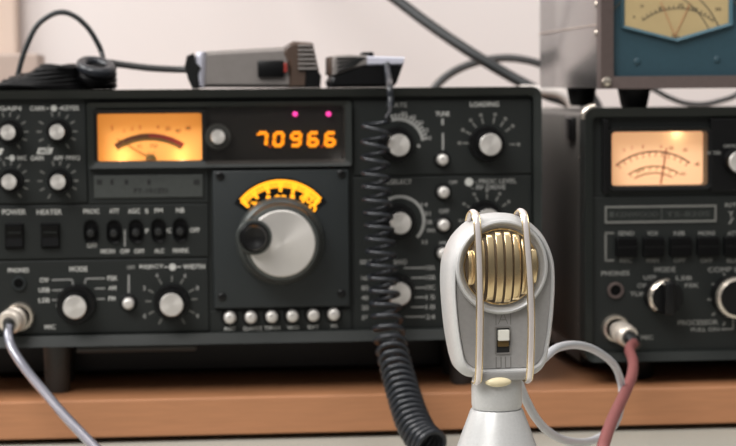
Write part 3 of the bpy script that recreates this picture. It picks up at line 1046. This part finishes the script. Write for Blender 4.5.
lc = thing('microphone_cable', 'shiny grey cable plugged into the chrome socket under the phones jack and running down', 'cable', (c1.x, -.02, ZB))
plug(lc, Vector((c1.x, -.002, c1.z)), (-.3, -1, -.08), 12.5 * s1, .017)
e0 = Vector((c1.x, -.002, c1.z)) + Vector((-.3, -1, -.08)).normalized() * .017
bm = BM(); tube(bm, spline([e0, W(9, 326, -.024), W(8, 333, -.029)], 5), [.0036] * 5 + [.0033] * 5 + [.0028], 12)
obj('strain_relief', bm, 'dkplastic', lc, smooth=60)
pts = [W(9, 327, -.026), W(8.5, 336, -.031), W(13, 350, -.038), W(27, 371, -.055), W(46, 394, -.078), W(64, 415, -.1), W(88, 440, -.126), W(104, 456, -.143), W(125, 476, -.163)]
e = pts[-1]
pts += [Vector((e.x + .012, e.y - .04, e.z * .45)), Vector((e.x + .02, e.y - .08, .006)), Vector((e.x + .02, e.y - .12, .003)), Vector((e.x + .015, e.y - .17, .003))]
bm = tube(BM(), spline(pts, 8), .0028, 14)
obj('cable', bm, 'steelcable', lc, smooth=60)

pc = thing('microphone_cable', 'reddish mauve cable hanging from the chrome socket below the peach lit meter', 'cable', (c2.x, -.02, ZB))
plug(pc, Vector((c2.x, -.002, c2.z)), (.28, -1, -.2), 11 * s2, .018)
d2 = Vector((.28, -1, -.2)).normalized()
e0 = Vector((c2.x, -.002, c2.z)) + d2 * .016
bm = tube(BM(), [e0, e0 + d2 * .006 + Vector((0, 0, -.0008)), e0 + d2 * .010 + Vector((0, 0, -.003))], [.0046, .0044, .004], 14)
obj('strain_relief', bm, 'dkplastic', pc, smooth=60)
st = e0 + d2 * .008 + Vector((0, 0, -.0016))
pts = [st, W(629.5, 349, -.05), W(633, 362, -.09), W(631.5, 377, -.14), W(623.5, 396, -.19), W(613, 418, -.23), W(605, 440, -.26), W(602, 455, -.275)]
e = pts[-1]
pts += [Vector((e.x - .006, e.y - .02, .012)), Vector((e.x - .012, e.y - .05, .005)), Vector((e.x - .016, e.y - .09, .0037)), Vector((e.x - .01, e.y - .13, .0037))]
bm = tube(BM(), spline(pts, 7), .00305, 12)
obj('cable', bm, 'pink', pc, smooth=60)

# ------------------------------------------------ things on top of the radio
def topz(): return zt
ZT = zt
# ---- grey handheld with ridged head
yh = .085
hm = thing('hand_microphone', 'grey metal handheld device with black switch and ridged head lying on the radio', 'handheld', (W(250, 88, yh).x, yh, ZT))
s_ = S(250, 70, yh)
bx = lambda px: W(px, 70, yh - .022).x
bz = lambda py: W(250, py, yh - .022).z
bot = ZT + .0002
def yprism(pts, y0, y1, bev):
    bm = BM(); prism(bm, pts, y0, y1, bev); return bm
pts = [(bx(204), bot + .0008), (bx(291), bot + .0002), (bx(290), bz(47.5)), (bx(284), bz(47)), (bx(206), bz(51.2))]
b_ = yprism(pts, yh - .022, yh + .022, .0025)
obj('body', b_, 'clothgrey', hm, smooth=40)
pts = [(bx(197), bot + .0003), (bx(205), bot + .0006), (bx(207), bz(51)), (bx(197.5), bz(51.5)), (bx(193), bz(60)), (bx(193.5), bz(80))]
obj('end_cap', yprism(pts, yh - .0215, yh + .0215, .003), 'bluewhite', hm, smooth=40, label='pale end cap')
pts = [(bx(192), bot), (bx(199), bot), (bx(198), bz(73)), (bx(201), bz(67)), (bx(196), bz(62)), (bx(194), bz(52.5)), (bx(187), bz(55.5)), (bx(184.6), bz(66)), (bx(188), bz(79))]
obj('tail_cover', yprism(pts, yh - .0235, yh + .02, .001), 'rubber', hm, smooth=40)
bm = BM(); box(bm, bx(257.5), bx(284), yh - .0255, yh - .02, bz(77.5), bz(60.5), .0012)
sw = obj('talk_switch', bm, 'black', hm, smooth=40)
bm = BM(); box(bm, bx(283.5), bx(287.2), yh - .0252, yh - .021, bz(73), bz(63), .0008)
obj('red_tab', bm, 'redink', sw, label='small red tab')
pts = [(bx(289), bot), (bx(317), bot), (bx(319.5), bz(74)), (bx(313), bz(43)), (bx(294), bz(41.5)), (bx(285), bz(46.5)), (bx(284), bz(54)), (bx(289), bz(63))]
hd = obj('head', yprism(pts, yh - .024, yh + .024, .002), 'brownplastic', hm, smooth=40)
bm = BM()
for i in range(6):
    z = bz(46 + i * 4.6)
    x0 = bx(298 - (0)); x1 = bx(313.6 + i * 1.0)
    box(bm, x0, x1, yh - .0262, yh - .022, z - .0007, z + .0007, .0003)
obj('grille_ribs', bm, 'clothgrey', hd)
pts = [(bx(304), bot), (bx(320), bot), (bx(321), bz(76)), (bx(317), bz(70)), (bx(306), bz(66))]
obj('head_base', yprism(pts, yh - .0255, yh + .0255, .001), 'black', hd, smooth=40)
yb = .07
pl = [W(187, 69.5, yh), W(175, 69.4, yh), W(150, 68, .08), W(125, 65, .075), W(108, 62.5, yb), W(97, 61.5, yb - .004)]
bm = tube(BM(), spline(pl, 8), .0022, 10)
obj('cord', bm, 'greycable', hm, smooth=60)

# ---- black handheld with bright end and the coiled cord
y2 = .06
h2 = thing('hand_microphone', 'black hand microphone with bright end plate and long coiled cord hanging over the radio', 'handheld', (W(368, 88, y2).x, y2, ZT))
q = lambda px: W(px, 70, y2 - .02).x
qz = lambda py: W(368, py, y2 - .02).z
pts = [(q(331), bot), (q(393), bot), (q(397), qz(83)), (q(403), qz(66)), (q(402), qz(62)), (q(368), qz(64)), (q(352), qz(68)), (q(333), qz(75)), (q(329.5), qz(82))]
obj('body', yprism(pts, y2 - .02, y2 + .02, .002), 'black', h2, smooth=40)
pts = [(q(367), qz(65.4)), (q(403.5), qz(65.0)), (q(404.5), qz(57.2)), (q(367), qz(56.2))]
obj('end_plate', yprism(pts, y2 - .022, y2 + .02, .001), 'bluewhite', h2, smooth=40, label='bright metal end plate')
pts = [(q(332), qz(76)), (q(352), qz(69)), (q(368), qz(65)), (q(368), qz(55.5)), (q(350), qz(54.5)), (q(336), qz(55.2)), (q(332.5), qz(58))]
fc = obj('ridged_face', yprism(pts, y2 - .0205, y2 + .019, .001), 'clothgrey', h2, smooth=40, label='grey ridged face')
bm = BM()
for i in range(4):
    tube(bm, [Vector((q(337), y2 - .0207, qz(58.5 + 4.2 * i))), Vector((q(365 - 3 * i), y2 - .0207, qz(58 + 2.0 * i)))], .0007, 6)
obj('ridges', bm, 'dkplastic', fc)
bm = BM(); box(bm, q(363.5), q(376), y2 - .008, y2 + .008, qz(57), qz(51.5), .0012)
obj('push_key', bm, 'black', h2, smooth=40)
bm = BM(); box(bm, q(329.5), q(334.5), y2 - .0195, y2 + .019, qz(75), qz(56), .001)
obj('edge_strip', bm, 'brownplastic', h2, smooth=40)
# cord: straight lead then the helix
bm = tube(BM(), spline([W(387, 64, y2 - .022), W(387.5, 70, y2 - .026), W(388.5, 78, .018), W(389.5, 86, -.0125), W(390.5, 98, -.0165), W(390.5, 107, -.018)], 8), .0021, 10)
obj('straight_lead', bm, 'coil', h2, smooth=60)
path = [(377, 117, -.024, 15.6), (375.6, 140, -.025, 15.6), (375.6, 170, -.026, 15.6), (377, 200, -.028, 15.8), (379.5, 230, -.030, 16), (381.5, 260, -.032, 16.2), (384, 290, -.034, 16.4), (387, 318, -.037, 16.6),
        (391, 345, -.045, 16.8), (397, 370, -.06, 17.0), (404, 395, -.078, 17.4), (411.5, 418, -.093, 18), (421, 436, -.105, 18), (433, 447, -.115, 18)]
cen = spline([W(p[0], p[1], p[2]) for p in path], 40)
rad = []
for i in range(len(path) - 1):
    for k_ in range(40):
        t = k_ / 40
        ra = path[i][3] * S(path[i][0], path[i][1], path[i][2]); rb = path[i + 1][3] * S(path[i + 1][0], path[i + 1][1], path[i + 1][2])
        rad.append(ra + (rb - ra) * t)
rad.append(rad[-1])
# phase follows the pitch, closing up towards the bottom
L = 0.; phase = [0.]
tot = sum((b - a).length for a, b in zip(cen, cen[1:]))
for a, b in zip(cen, cen[1:]):
    L += (b - a).length
    f_ = L / tot
    pitch = (.0092 if f_ < .15 else .0077 if f_ < .6 else .0077 - (f_ - .6) / .2 * .003 if f_ < .8 else .0046 - (f_ - .8) / .2 * .0012)
    phase.append(phase[-1] + 2 * PI * (b - a).length / pitch)
def at_phase(p):
    lo = 0
    return lo
hel = []
nst = int(phase[-1] / (2 * PI) * 22)
j = 0
for i in range(nst + 1):
    p = phase[-1] * i / nst
    while j < len(phase) - 2 and phase[j + 1] < p:
        j += 1
    t = (p - phase[j]) / max(1e-9, phase[j + 1] - phase[j])
    c = cen[j].lerp(cen[j + 1], t)
    ra = rad[j] + (rad[j + 1] - rad[j]) * t
    ta = (cen[min(j + 3, len(cen) - 1)] - cen[max(j - 3, 0)]).normalized()
    ex = Vector((1, 0, 0)); ex = (ex - ta * ex.dot(ta)).normalized(); ey = ta.cross(ex)
    an = -p + .9
    rr = ra - .0016
    hel.append(c + ex * rr * math.cos(an) + ey * rr * math.sin(an))
lead = W(390.5, 106, -.018)
cp = spline([lead, (lead + hel[0]) / 2 + Vector((.0005, -.001, -.001)), hel[0]], 4)[:-1] + hel
bm = tube(BM(), cp, [.00135 + .0004 * min(1, max(0, (k_ / len(cp) - .25) / .4)) for k_ in range(len(cp))], 8)
obj('coiled_cord', bm, 'coil', h2, smooth=60)
e = hel[-1]; ce = cen[-1]
bm = tube(BM(), spline([e, ce + Vector((.012, -.012, -.012)), Vector((ce.x + .028, ce.y - .03, ce.z * .35)), Vector((ce.x + .045, ce.y - .05, .0045)), Vector((ce.x + .075, ce.y - .06, .0026)), Vector((ce.x + .10, ce.y - .06, .0026))], 8), .0022, 10)
obj('tail_lead', bm, 'coil', h2, smooth=60)

# ---- bundled black cord with arching loop
y3 = .075
cb = thing('cord_bundle', 'bundled black cord with a tall arching loop lying on the end of the radio', 'cord', (W(55, 88, y3).x, y3, ZT))
bm = BM()
sB = S(50, 80, y3)
for i in range(21):
    zc = ZT + .0022 + (i % 7) * .0019
    ext = (47 - (i % 7) * 4.6 - (i // 7 == 1) * 2) * sB
    cx = W(46 + (i % 7) * 2.6, 80, y3).x
    yy = y3 + (i // 7 - 1) * .012
    ptsl = []
    for k_ in range(24):
        a = 2 * PI * k_ / 24
        ptsl.append(Vector((cx + ext * math.cos(a) * (1 + random.uniform(-.02, .02)), yy + .011 * math.sin(a), zc + .0012 * math.sin(2 * a + i))))
    tube(bm, ptsl + ptsl[:2], .0021, 8)
obj('coiled_turns', bm, 'deepblack', cb, smooth=60)
bm = BM()
ptsl = []
cR = W(96, 67, y3 - .022)
for k_ in range(33):
    a = 2 * PI * k_ / 32
    ptsl.append(cR + Vector((14.5 * sB * math.cos(a), .010 * math.sin(a), 7.2 * sB * math.sin(a) * .75 - .0016 * math.cos(a))))
tube(bm, ptsl, .0034, 10)
obj('end_loop', bm, 'coil', cb, smooth=60)
bm = BM()
ptsl = []
for k_ in range(30):
    a = PI + PI * k_ / 29
    ptsl.append(cR + Vector((14.2 * sB * math.cos(a), .006 + .011 * math.sin(a), -7 * sB + 6 * sB * math.sin(a))))
tube(bm, ptsl, .0036, 10)
for zz in (0.0, .0035, .007, .0105):
    ptsl = [Vector((cR.x + 15 * sB * math.cos(2 * PI * k_ / 24), cR.y + .016 + .013 * math.sin(2 * PI * k_ / 24), ZT + .003 + zz)) for k_ in range(26)]
    tube(bm, ptsl, .003, 8)
obj('end_turns', bm, 'deepblack', cb, smooth=60)
ya = y3 + .012
bm = ptube([(17, 80, ya), (19, 70, ya), (25, 50, ya), (36, 27, ya), (50, 15.5, ya), (63, 12.2, ya), (76, 17, ya), (88, 28, ya), (97, 42, ya), (102, 54, ya), (103.5, 66, ya - .01)], .00175, 8, 10)
obj('arching_strand', bm, 'darkcable', cb, smooth=60)

# ------------------------------------------------------------ meter box above
yg = -.002
gx0 = W(599.5, 40, yg).x
gzb = W(668, 88.5, yg).z
gw, gh, gd = .172, .13, .215
gx1 = gx0 + gw
gm = thing('power_meter', 'blue faced power meter in a brown frame with silver case standing above the end radio', 'meter', ((gx0 + gx1) / 2, gd / 2, kzt))
bm = BM(); box(bm, gx0 + .0012, gx1 - .0012, .004, gd, gzb + .0008, gzb + gh - .001, .0012)
obj('case', bm, 'alu', gm, smooth=30)
bm = BM(); box(bm, gx0 - .0002, gx0 + .002, .01, gd - .003, W(570, 29, .08).z, W(570, 27.6, .08).z, .0002)
obj('case_seam', bm, 'greybox', gm)
for zz in (W(596, 4, .012).z, W(596, 33, .012).z):
    bm = BM(); g = bmesh.ops.create_uvsphere(bm, u_segments=14, v_segments=8, radius=.0024)
    for v in bm.verts:
        v.co = Vector((v.co.x * .6 + gx0 + .0012, v.co.y + .0125, v.co.z + zz))
    obj('case_screw', bm, 'chrome', gm, smooth=50)
bm = BM()
gcx, gcz = (gx0 + gx1) / 2, gzb + gh / 2
fr = 13 * S(610, 60, yg)
ringprism(bm, rrect(gcx, gcz, gw, gh, .001, 3), rrect(gcx, gcz, gw - 2 * fr, gh - 2 * fr * .95, .001, 3), -.006, .006, .001)
gf = obj('front_frame', bm, 'brown', gm, smooth=30)
for px, sx in ((gx0 + fr * .45, 0), (gx1 - fr * .45, 0)):
    for zz in (gzb + fr * .55, gzb + gh - fr * .55):
        bm = BM(); lathe(bm, [(.0032, -.006), (.0032, -.0068), (.0026, -.0078), (.0008, -.0082), (.0008, -.0074), (0, -.0074)], (px, 0, zz), n=18)
        obj('corner_screw', bm, 'chrome', gf, smooth=40)
bm = BM(); box(bm, gx0 + fr * .8, gx1 - fr * .8, .0, .0035, gzb + fr * .8, gzb + gh - fr * .8)
face = obj('face_panel', bm, 'teal', gm, label='teal blue face panel')
ym = -.001
def zz_(px, py): v = W(px, py, ym); return (v.x, v.z)
ztop = W(676, 25, 0).z + .05
A_, B_, C_, D_ = zz_(624.5, 25.5), zz_(676, 38.5), zz_(728.5, 23), None
pent = [(A_[0], ztop), A_, B_, C_, (C_[0], ztop)]
def grow(p, k):
    cx = sum(q_[0] for q_ in p) / len(p); cz = sum(q_[1] for q_ in p) / len(p)
    return [(cx + (q_[0] - cx) * k, cz + (q_[1] - cz) * k) for q_ in p]
bm = BM(); ringprism(bm, grow(pent, 1.065), grow(pent, 1.0), -.003, .001, .0016)
me_ = obj('gauge', bm, 'tealedge', gm, label='five sided cream gauge with blue rim')
bm = BM(); prism(bm, grow(pent, 1.02), -.0008, .0005)
obj('gauge_card', bm, 'gauge', me_)
yk = -.0009
gc = (W(677, 110, yk).x, W(677, 66, yk).z); ss = S(677, 20, yk)
bm = BM()
arcband(bm, gc, 56 * ss, 56.8 * ss, 50, 128, yk, .0001, 30)
arcband(bm, gc, 84 * ss, 85 * ss, 40, 140, yk, .0001, 30)
for k_ in range(17):
    a = math.radians(52 + 74 * k_ / 16)
    stroke(bm, (gc[0] + 56 * ss * math.cos(a), gc[1] + 56 * ss * math.sin(a)), (gc[0] + 59.5 * ss * math.cos(a), gc[1] + 59.5 * ss * math.sin(a)), .9 * ss, yk)
gc2 = (W(640, 80, yk).x, W(640, 64, yk).z)
arcband(bm, gc2, 76 * ss, 77 * ss, 26, 70, yk, .0001, 20)
arcband(bm, gc2, 86 * ss, 87.2 * ss, 24, 66, yk, .0001, 20)
obj('scale_arcs', bm, 'gaugeink', me_)
bm = BM()
for t, x, y in (('0', 634, 17), ('10', 642, 6), ('20', 660, 8), ('50', 681, 5), ('100', 695, 9), ('200', 718, 9), ('W', 674, 34.5), ('SWR', 676, 37.5)):
    put_text(t, x, y, 2.8, yk, None, 0, bm=bm)
obj('scale_numbers', bm, 'gaugeink', me_)
bm = BM(); pstroke(bm, 675, 36, 661, 2, .6, yk - .0006)
pstroke(bm, 675, 36, 690, 4, .6, yk - .0006)
obj('crossed_needles', bm, 'faintred', me_)
for px, py in ((637, 61.5), (717, 59.5)):
    c = W(px, py, 0); bm = BM(); lathe(bm, [(.0022, 0), (.0022, -.0005), (.0016, -.0009), (0, -.001)], c, n=18)
    obj('face_screw', bm, 'teal', face, smooth=40)
for x in (W(581, 97, .05).x + .018, gx1 - .03):
    pass
for (pxa, pxb, yy) in ((618, 652, .012),):
    pass
for i, (x, yy) in enumerate(((W(634, 96, .02).x, .02), (gx1 - .014, .02), (gx0 + .021, .16), (gx1 - .03, .16))):
    bm = BM(); lathe(bm, [(.0075, kzt - .0002), (.0085, kzt + .002), (.0105, gzb + .001)], (x, yy, 0), 'z', 22)
    obj('foot', bm, 'rubber', gm, smooth=40)

# -------------------------------------------------- leads behind the radios
yv = .40
c = thing('power_lead', 'thick dark lead slanting down across the white wall behind the radio', 'cable', (W(480, 60, yv).x, yv, ZB))
bm = ptube([(150, -420, YW - .006), (160, -300, YW - .008), (215, -150, YW - .012), (300, -70, yv + .12), (360, -26, yv + .06), (398, 1, yv + .04), (430, 25, yv + .02), (470, 52, yv), (510, 76, yv - .01), (545, 94, yv - .02), (570, 104, yv - .025), (598, 130, yv - .02), (604, 200, yv - .0), (606, 260, yv), G(606, yv, .03), G(604, yv - .025, .0056), G(600, yv - .07, .0048)], .0045, 8, 12)
obj('cable', bm, 'darkcable', c, smooth=60)
yv = .47
c = thing('antenna_lead', 'thin grey lead arching over the back of the radio behind the thick dark lead', 'cable', (W(490, 70, yv).x, yv, ZB))
bm = ptube([G(300, yv - .06, .0035), G(335, yv - .03, .0035), G(355, yv, .03), (385, 220, yv), (405, 150, yv), (425, 105, yv), (437, 85, yv), (455, 71, yv), (478, 62, yv), (505, 58, yv), (530, 61, yv), (550, 68, yv), (575, 80, yv), (600, 110, yv), (612, 180, yv), (618, 250, yv), G(622, yv, .03), G(625, yv - .03, .0035), G(630, yv - .07, .0035)], .0034, 8, 12)
obj('cable', bm, 'greycable', c, smooth=60)
yv = .345
c = thing('white_lead', 'white lead bending down in the gap between the two radios', 'cable', (W(565, 100, yv).x, yv, ZB))
bm = ptube([(520, 90, yv), (545, 90.5, yv), (560, 93, yv), (571, 102, yv), (577, 118, yv), (580, 150, yv), (584, 220, yv), (588, 260, yv), G(590, yv, .03), G(586, yv + .008, .0043), G(575, yv + .015, .0043)], .0042, 8, 12)
obj('cable', bm, 'whitelead', c, smooth=60)
yv = .42
c = thing('speaker_lead', 'thin grey lead curving under the blue faced meter', 'cable', (W(680, 98, yv).x, yv, kzt))
bm = ptube([(640, 84, yv), (655, 90, yv), (668, 97, yv), (685, 103, yv), (705, 104, yv), (730, 98, yv), (750, 90, yv), (775, 110, yv), (785, 180, yv), (785, 260, yv), G(785, yv, .03), G(783, yv - .03, .0023), G(780, yv - .06, .0023)], .0022, 8, 10)
obj('cable', bm, 'greycable', c, smooth=60)
# grey box behind the left end
yx = .52
a, b = W(-30, 60, yx), W(38.5, 53.5, yx)
bm = BM(); box(bm, a.x, b.x, yx, yx + .075, ZB, b.z, .002)
tag(obj('storage_box', bm, 'greybox'), 'pale grey box behind the bundled cord against the wall', 'box')

# ----------------------------------------------------------- desk microphone
YM = -.40
mo = W(504.5, 300, YM)
sm = S(503, 300, YM)
mic = thing('desk_microphone', 'silver retro desk microphone with gold grille and slide switch in sharp focus', 'microphone', (mo.x, YM, 0))
TH = math.radians(6.0)
RZ = Matrix.Rotation(TH, 3, 'Z')
def loc(u, w, v):
    """head coordinates in picture pixels (right, back, up) to the world"""
    q_ = RZ @ Vector((u * sm, w * sm, 0))
    return Vector((mo.x + q_.x, YM + q_.y, mo.z + v * sm))
def mapbm(bm):
    for v in bm.verts:
        v.co = loc(v.co.x, v.co.y, v.co.z)
    return bm
half = [(0, 85.5), (9, 84.8), (19, 82.5), (28, 78), (36, 71.5), (43.5, 63), (49.5, 52), (53.5, 40), (55, 28), (55.2, 10), (53.6, -15), (51, -38), (48, -55), (45.5, -66), (41.5, -73), (35, -77.5), (27, -79.5)]
def outl(k, n=96):
    h_ = [Vector((a, 0, b)) for a, b in half]
    sp = spline(h_, 6)
    full = sp + [Vector((-p.x, 0, p.z)) for p in reversed(sp)][0:-1]
    return [(p.x * k, p.z * k + (1 - k) * 6) for p in full]
def loft(layers, close_first=True, close_last=True):
    bm = BM()
    rings = [[bm.verts.new((p[0], w_, p[1])) for p in outl(k)] for w_, k in layers]
    n = len(rings[0])
    for A, B in zip(rings, rings[1:]):
        for i in range(n):
            bm.faces.new((A[i], A[(i + 1) % n], B[(i + 1) % n], B[i]))
    if close_first: bm.faces.new(rings[0])
    if close_last: bm.faces.new(rings[-1])
    return bm
obj('head_shell', mapbm(loft([(7, .86), (2.0, .885), (.2, .90), (0, .915), (1.2, .935), (5, .962), (12, .988), (22, 1.0), (42, .985), (58, .94), (68, .86), (74, .74), (76, .5)])), 'silver', mic, smooth=40)
obj('face_plate', mapbm(loft([(3.2, .862), (3.0, .868), (6.9, .88)])), 'silverface', mic, smooth=30)
# ring round the grille
CU, CV = -2.5, 33.0
def ml(prof, cu=CU, cv=CV, n=64):
    return mapbm(lathe(BM(), prof, (cu, 0, cv), n=n))
obj('grille_ring', ml([(47.5, 6), (47.2, 0), (46.2, -2.2), (44.6, -3.0), (43.2, -2.2), (41.5, 2), (38.5, 5), (38.5, 6.5)]), 'silver', mic, smooth=35)
obj('gold_ring', ml([(38.9, 6.5), (38.7, 3.2), (37.8, 2.2), (36.6, 2.6), (36, 5), (36, 6.5)]), 'gold', mic, smooth=40, label='thin gold ring')
gr = obj('grille', ml([(36.4, 4.0)] + [(36.2 * math.cos(t * PI / 20), 4.0 - 13.5 * math.sin(t * PI / 20)) for t in range(0, 10)] + [(0, -9.5)]), 'goldback', mic, smooth=60, label='domed gold grille')
bm = BM()
xs = [-31.5, -22.4, -13.4, -4.5, 4.5, 13.4, 22.4, 31.5]
for xk in xs:
    hw = 3.2
    pts = []
    hz = math.sqrt(max(0, 36 ** 2 - xk ** 2)) * .985
    for i in range(33):
        t = -1 + 2 * i / 32
        z = hz * math.sin(t * PI / 2)
        rr2 = (xk ** 2 + z ** 2) / 36.2 ** 2
        yv_ = 4.0 - 13.5 * math.sqrt(max(0, 1 - rr2)) - 2.4
        pts.append(Vector((CU + xk, yv_, CV + z)))
    rows = []
    for p in pts:
        rows.append([bm.verts.new(p + Vector(d)) for d in ((-hw, 2.6, 0), (-hw, .25, 0), (-hw + .5, 0, 0), (hw - .5, 0, 0), (hw, .25, 0), (hw, 2.6, 0))])
    for A, B in zip(rows, rows[1:]):
        for q_ in range(6):
            bm.faces.new((A[q_], A[(q_ + 1) % 6], B[(q_ + 1) % 6], B[q_]))
    bm.faces.new(rows[0]); bm.faces.new(rows[-1][::-1])
obj('grille_bars', mapbm(bm), 'gold', gr, smooth=50, label='bright gold vertical bars')
# rails
for ut, ub in ((-30.2, -28.2), (18.6, 24.2)):
    prof = [(24, 78), (18, 84.5), (9, 88), (1, 87.5), (-6, 84), (-10.5, 76), (-13, 60), (-14, 40), (-13.2, 10), (-11, -25), (-8, -58), (-5.5, -72), (-3, -79), (3, -82.5), (10, -82)]
    pts = spline([Vector((ub + (ut - ub) * min(1, max(0, (v + 10) / 80)), w_, v)) for w_, v in prof], 5)
    bm = tube(BM(), pts, 1.0, 14, flat=(3.3, 2.2))
    rl = obj('rail', mapbm(bm), 'polish', mic, smooth=50, label='polished upright rail')
    for sgn in (-1, 1):
        bm = tube(BM(), [p + Vector((sgn * 3.15, -.6, 0)) for p in pts], .8, 6)
        obj('edge_bead', mapbm(bm), 'gold', rl, smooth=60, label='thin gold bead')
# slide switch
def mbox(u0, u1, w0, w1, v0, v1, bev=.4):
    return mapbm(box(BM(), u0, u1, w0, w1, v0, v1, bev))
bm = BM()
ringprism(bm, rrect(-1, -40.5, 16, 27.5, 1, 3), rrect(-1, -40.5, 13.4, 24.5, .6, 3), 2.0, 4.5, .3)
sl = obj('slide_switch', mapbm(bm), 'engrave', mic)
obj('switch_slot', mbox(-7.9, 5.9, 2.6, 4.4, -53, -28, 0), 'darkink', sl)
obj('slider', mbox(-6.6, 4.6, -2.0, 3, -40.5, -29.8, .8), 'whiteplastic', sl, label='white slider')
obj('slider_guide', mbox(-6.6, 4.6, .8, 3, -46.5, -41, .4), 'bronze', sl)
bm = BM()
for (a, b, c_, d) in ((-8, -13, -8, -25), (7, -13, 7, -25), (-8, -13, -4, -13), (3, -13, 7, -13), (-1, -13, -5.5, -24), (-.6, -13, 4, -24), (-3.6, -20, 2.4, -20), (-8, -57, -8, -68), (7, -57, 7, -68), (-3, -57, -3, -68), (1.5, -57, 1.5, -68), (-8, -68, -3, -68), (1.5, -68, 7, -68)):
    stroke(bm, (a, b), (c_, d), .7, 3.0, .25)
obj('engraved_mark', mapbm(bm), 'engrave', mic)
# foot of the head: lip and ivory lens
obj('chin_lip', mbox(-31, 27, -1.5, 10, -80.5, -72, 1.5), 'silverface', mic, smooth=40)
bm = BM(); g = bmesh.ops.create_uvsphere(bm, u_segments=28, v_segments=14, radius=1)
for v in bm.verts:
    v.co = Vector((-6.5 + v.co.x * 13.5, 0.5 + v.co.y * 6, -81.5 + v.co.z * 5))
obj('chin_pad', mapbm(bm), 'ivory', mic, smooth=60, label='cream pad under the head')
# neck and base, turned on the upright axis
nc = loc(-1.5, 26, 0)
zz = lambda py: W(494, py, nc.y).z
sn = S(494, 420, nc.y)
bm = BM(); lathe(bm, [(23.5 * sn, zz(376)), (24.5 * sn, zz(380)), (25 * sn, zz(388)), (25 * sn, zz(404)), (24 * sn, zz(407.5)), (22.5 * sn, zz(408)), (22.5 * sn, zz(410))], (nc.x, nc.y, 0), 'z', 48)
obj('neck', bm, 'silver', mic, smooth=35)
bm = BM(); lathe(bm, [(20 * sn, zz(408.6)), (25.5 * sn, zz(408.6)), (26.4 * sn, zz(410.4)), (33 * sn, zz(428)), (39.5 * sn, zz(446)), (52 * sn, zz(478)), (70 * sn, zz(512)), (92 * sn, .014), (104 * sn, .0085), (107 * sn, .004), (107 * sn, 0.0), (0, 0.0)], (nc.x, nc.y, 0), 'z', 64)
obj('base', bm, 'silver', mic, smooth=35, label='conical silver base')
# its cable: out of the head, a free loop, then down behind the base
lp = [(526, 366, .045), (541, 360.5, .07), (557, 348, .10), (577, 345, .14), (596.5, 351, .18), (614, 365, .21), (621.5, 385, .225), (621, 406, .22), (613, 427, .20), (591, 441, .17), (568, 441, .13), (549, 432, .10), (536, 418, .08), (527, 402, .065), (521, 388, .055), (517, 375, .042)]
bm = tube(BM(), spline([W(a, b, YM + c_) for a, b, c_ in lp], 8), .0020, 12)
obj('cable', bm, 'whitecable', mic, smooth=60, label='light grey looping cable')

# ------------------------------------------------------------------- light
w = bpy.data.worlds.new('room_light')
SC.world = w
w.use_nodes = True
nt = w.node_tree
bg = nt.nodes['Background']
tc = nt.nodes.new('ShaderNodeTexCoord')
sx = nt.nodes.new('ShaderNodeSeparateXYZ')
nt.links.new(tc.outputs['Generated'], sx.inputs[0])
cr = nt.nodes.new('ShaderNodeValToRGB')
cr.color_ramp.elements[0].position = .54
cr.color_ramp.elements[0].color = (.2, .195, .19, 1)
cr.color_ramp.elements[1].position = .78
cr.color_ramp.elements[1].color = (.78, .76, .74, 1)
mr = nt.nodes.new('ShaderNodeMapRange')
mr.inputs['From Min'].default_value = -1
mr.inputs['From Max'].default_value = 1
nt.links.new(sx.outputs['Z'], mr.inputs['Value'])
nt.links.new(mr.outputs[0], cr.inputs['Fac'])
nt.links.new(cr.outputs['Color'], bg.inputs['Color'])
bg.inputs['Strength'].default_value = .7
def area(name, loc_, target, sx_, sy_, e, col):
    l = bpy.data.lights.new(name, 'AREA')
    l.shape = 'RECTANGLE'
    l.size, l.size_y = sx_, sy_
    l.energy = e
    l.color = col
    o = bpy.data.objects.new(name, l)
    COL.objects.link(o)
    o.location = loc_
    o.rotation_euler = (Vector(target) - Vector(loc_)).to_track_quat('-Z', 'Y').to_euler()
    return o
area('window_light', (-1.1, -1.7, 1.95), (0, .05, .1), 1.3, 1.1, 55, (1, .98, .96))
area('side_window_light', (-1.35, -.1, 1.35), (-.05, .6, .3), .8, .8, 24, (1, .985, .975))
area('ceiling_light', (.3, -.6, 1.75), (.1, .1, 0), .9, .5, 8, (1, .96, .93))

vs = SC.view_settings
SC.display_settings.display_device = 'sRGB'
vs.view_transform = 'Standard'
vs.look = 'None'
vs.gamma = 1
vs.use_curve_mapping = False
vs.exposure = 0.0
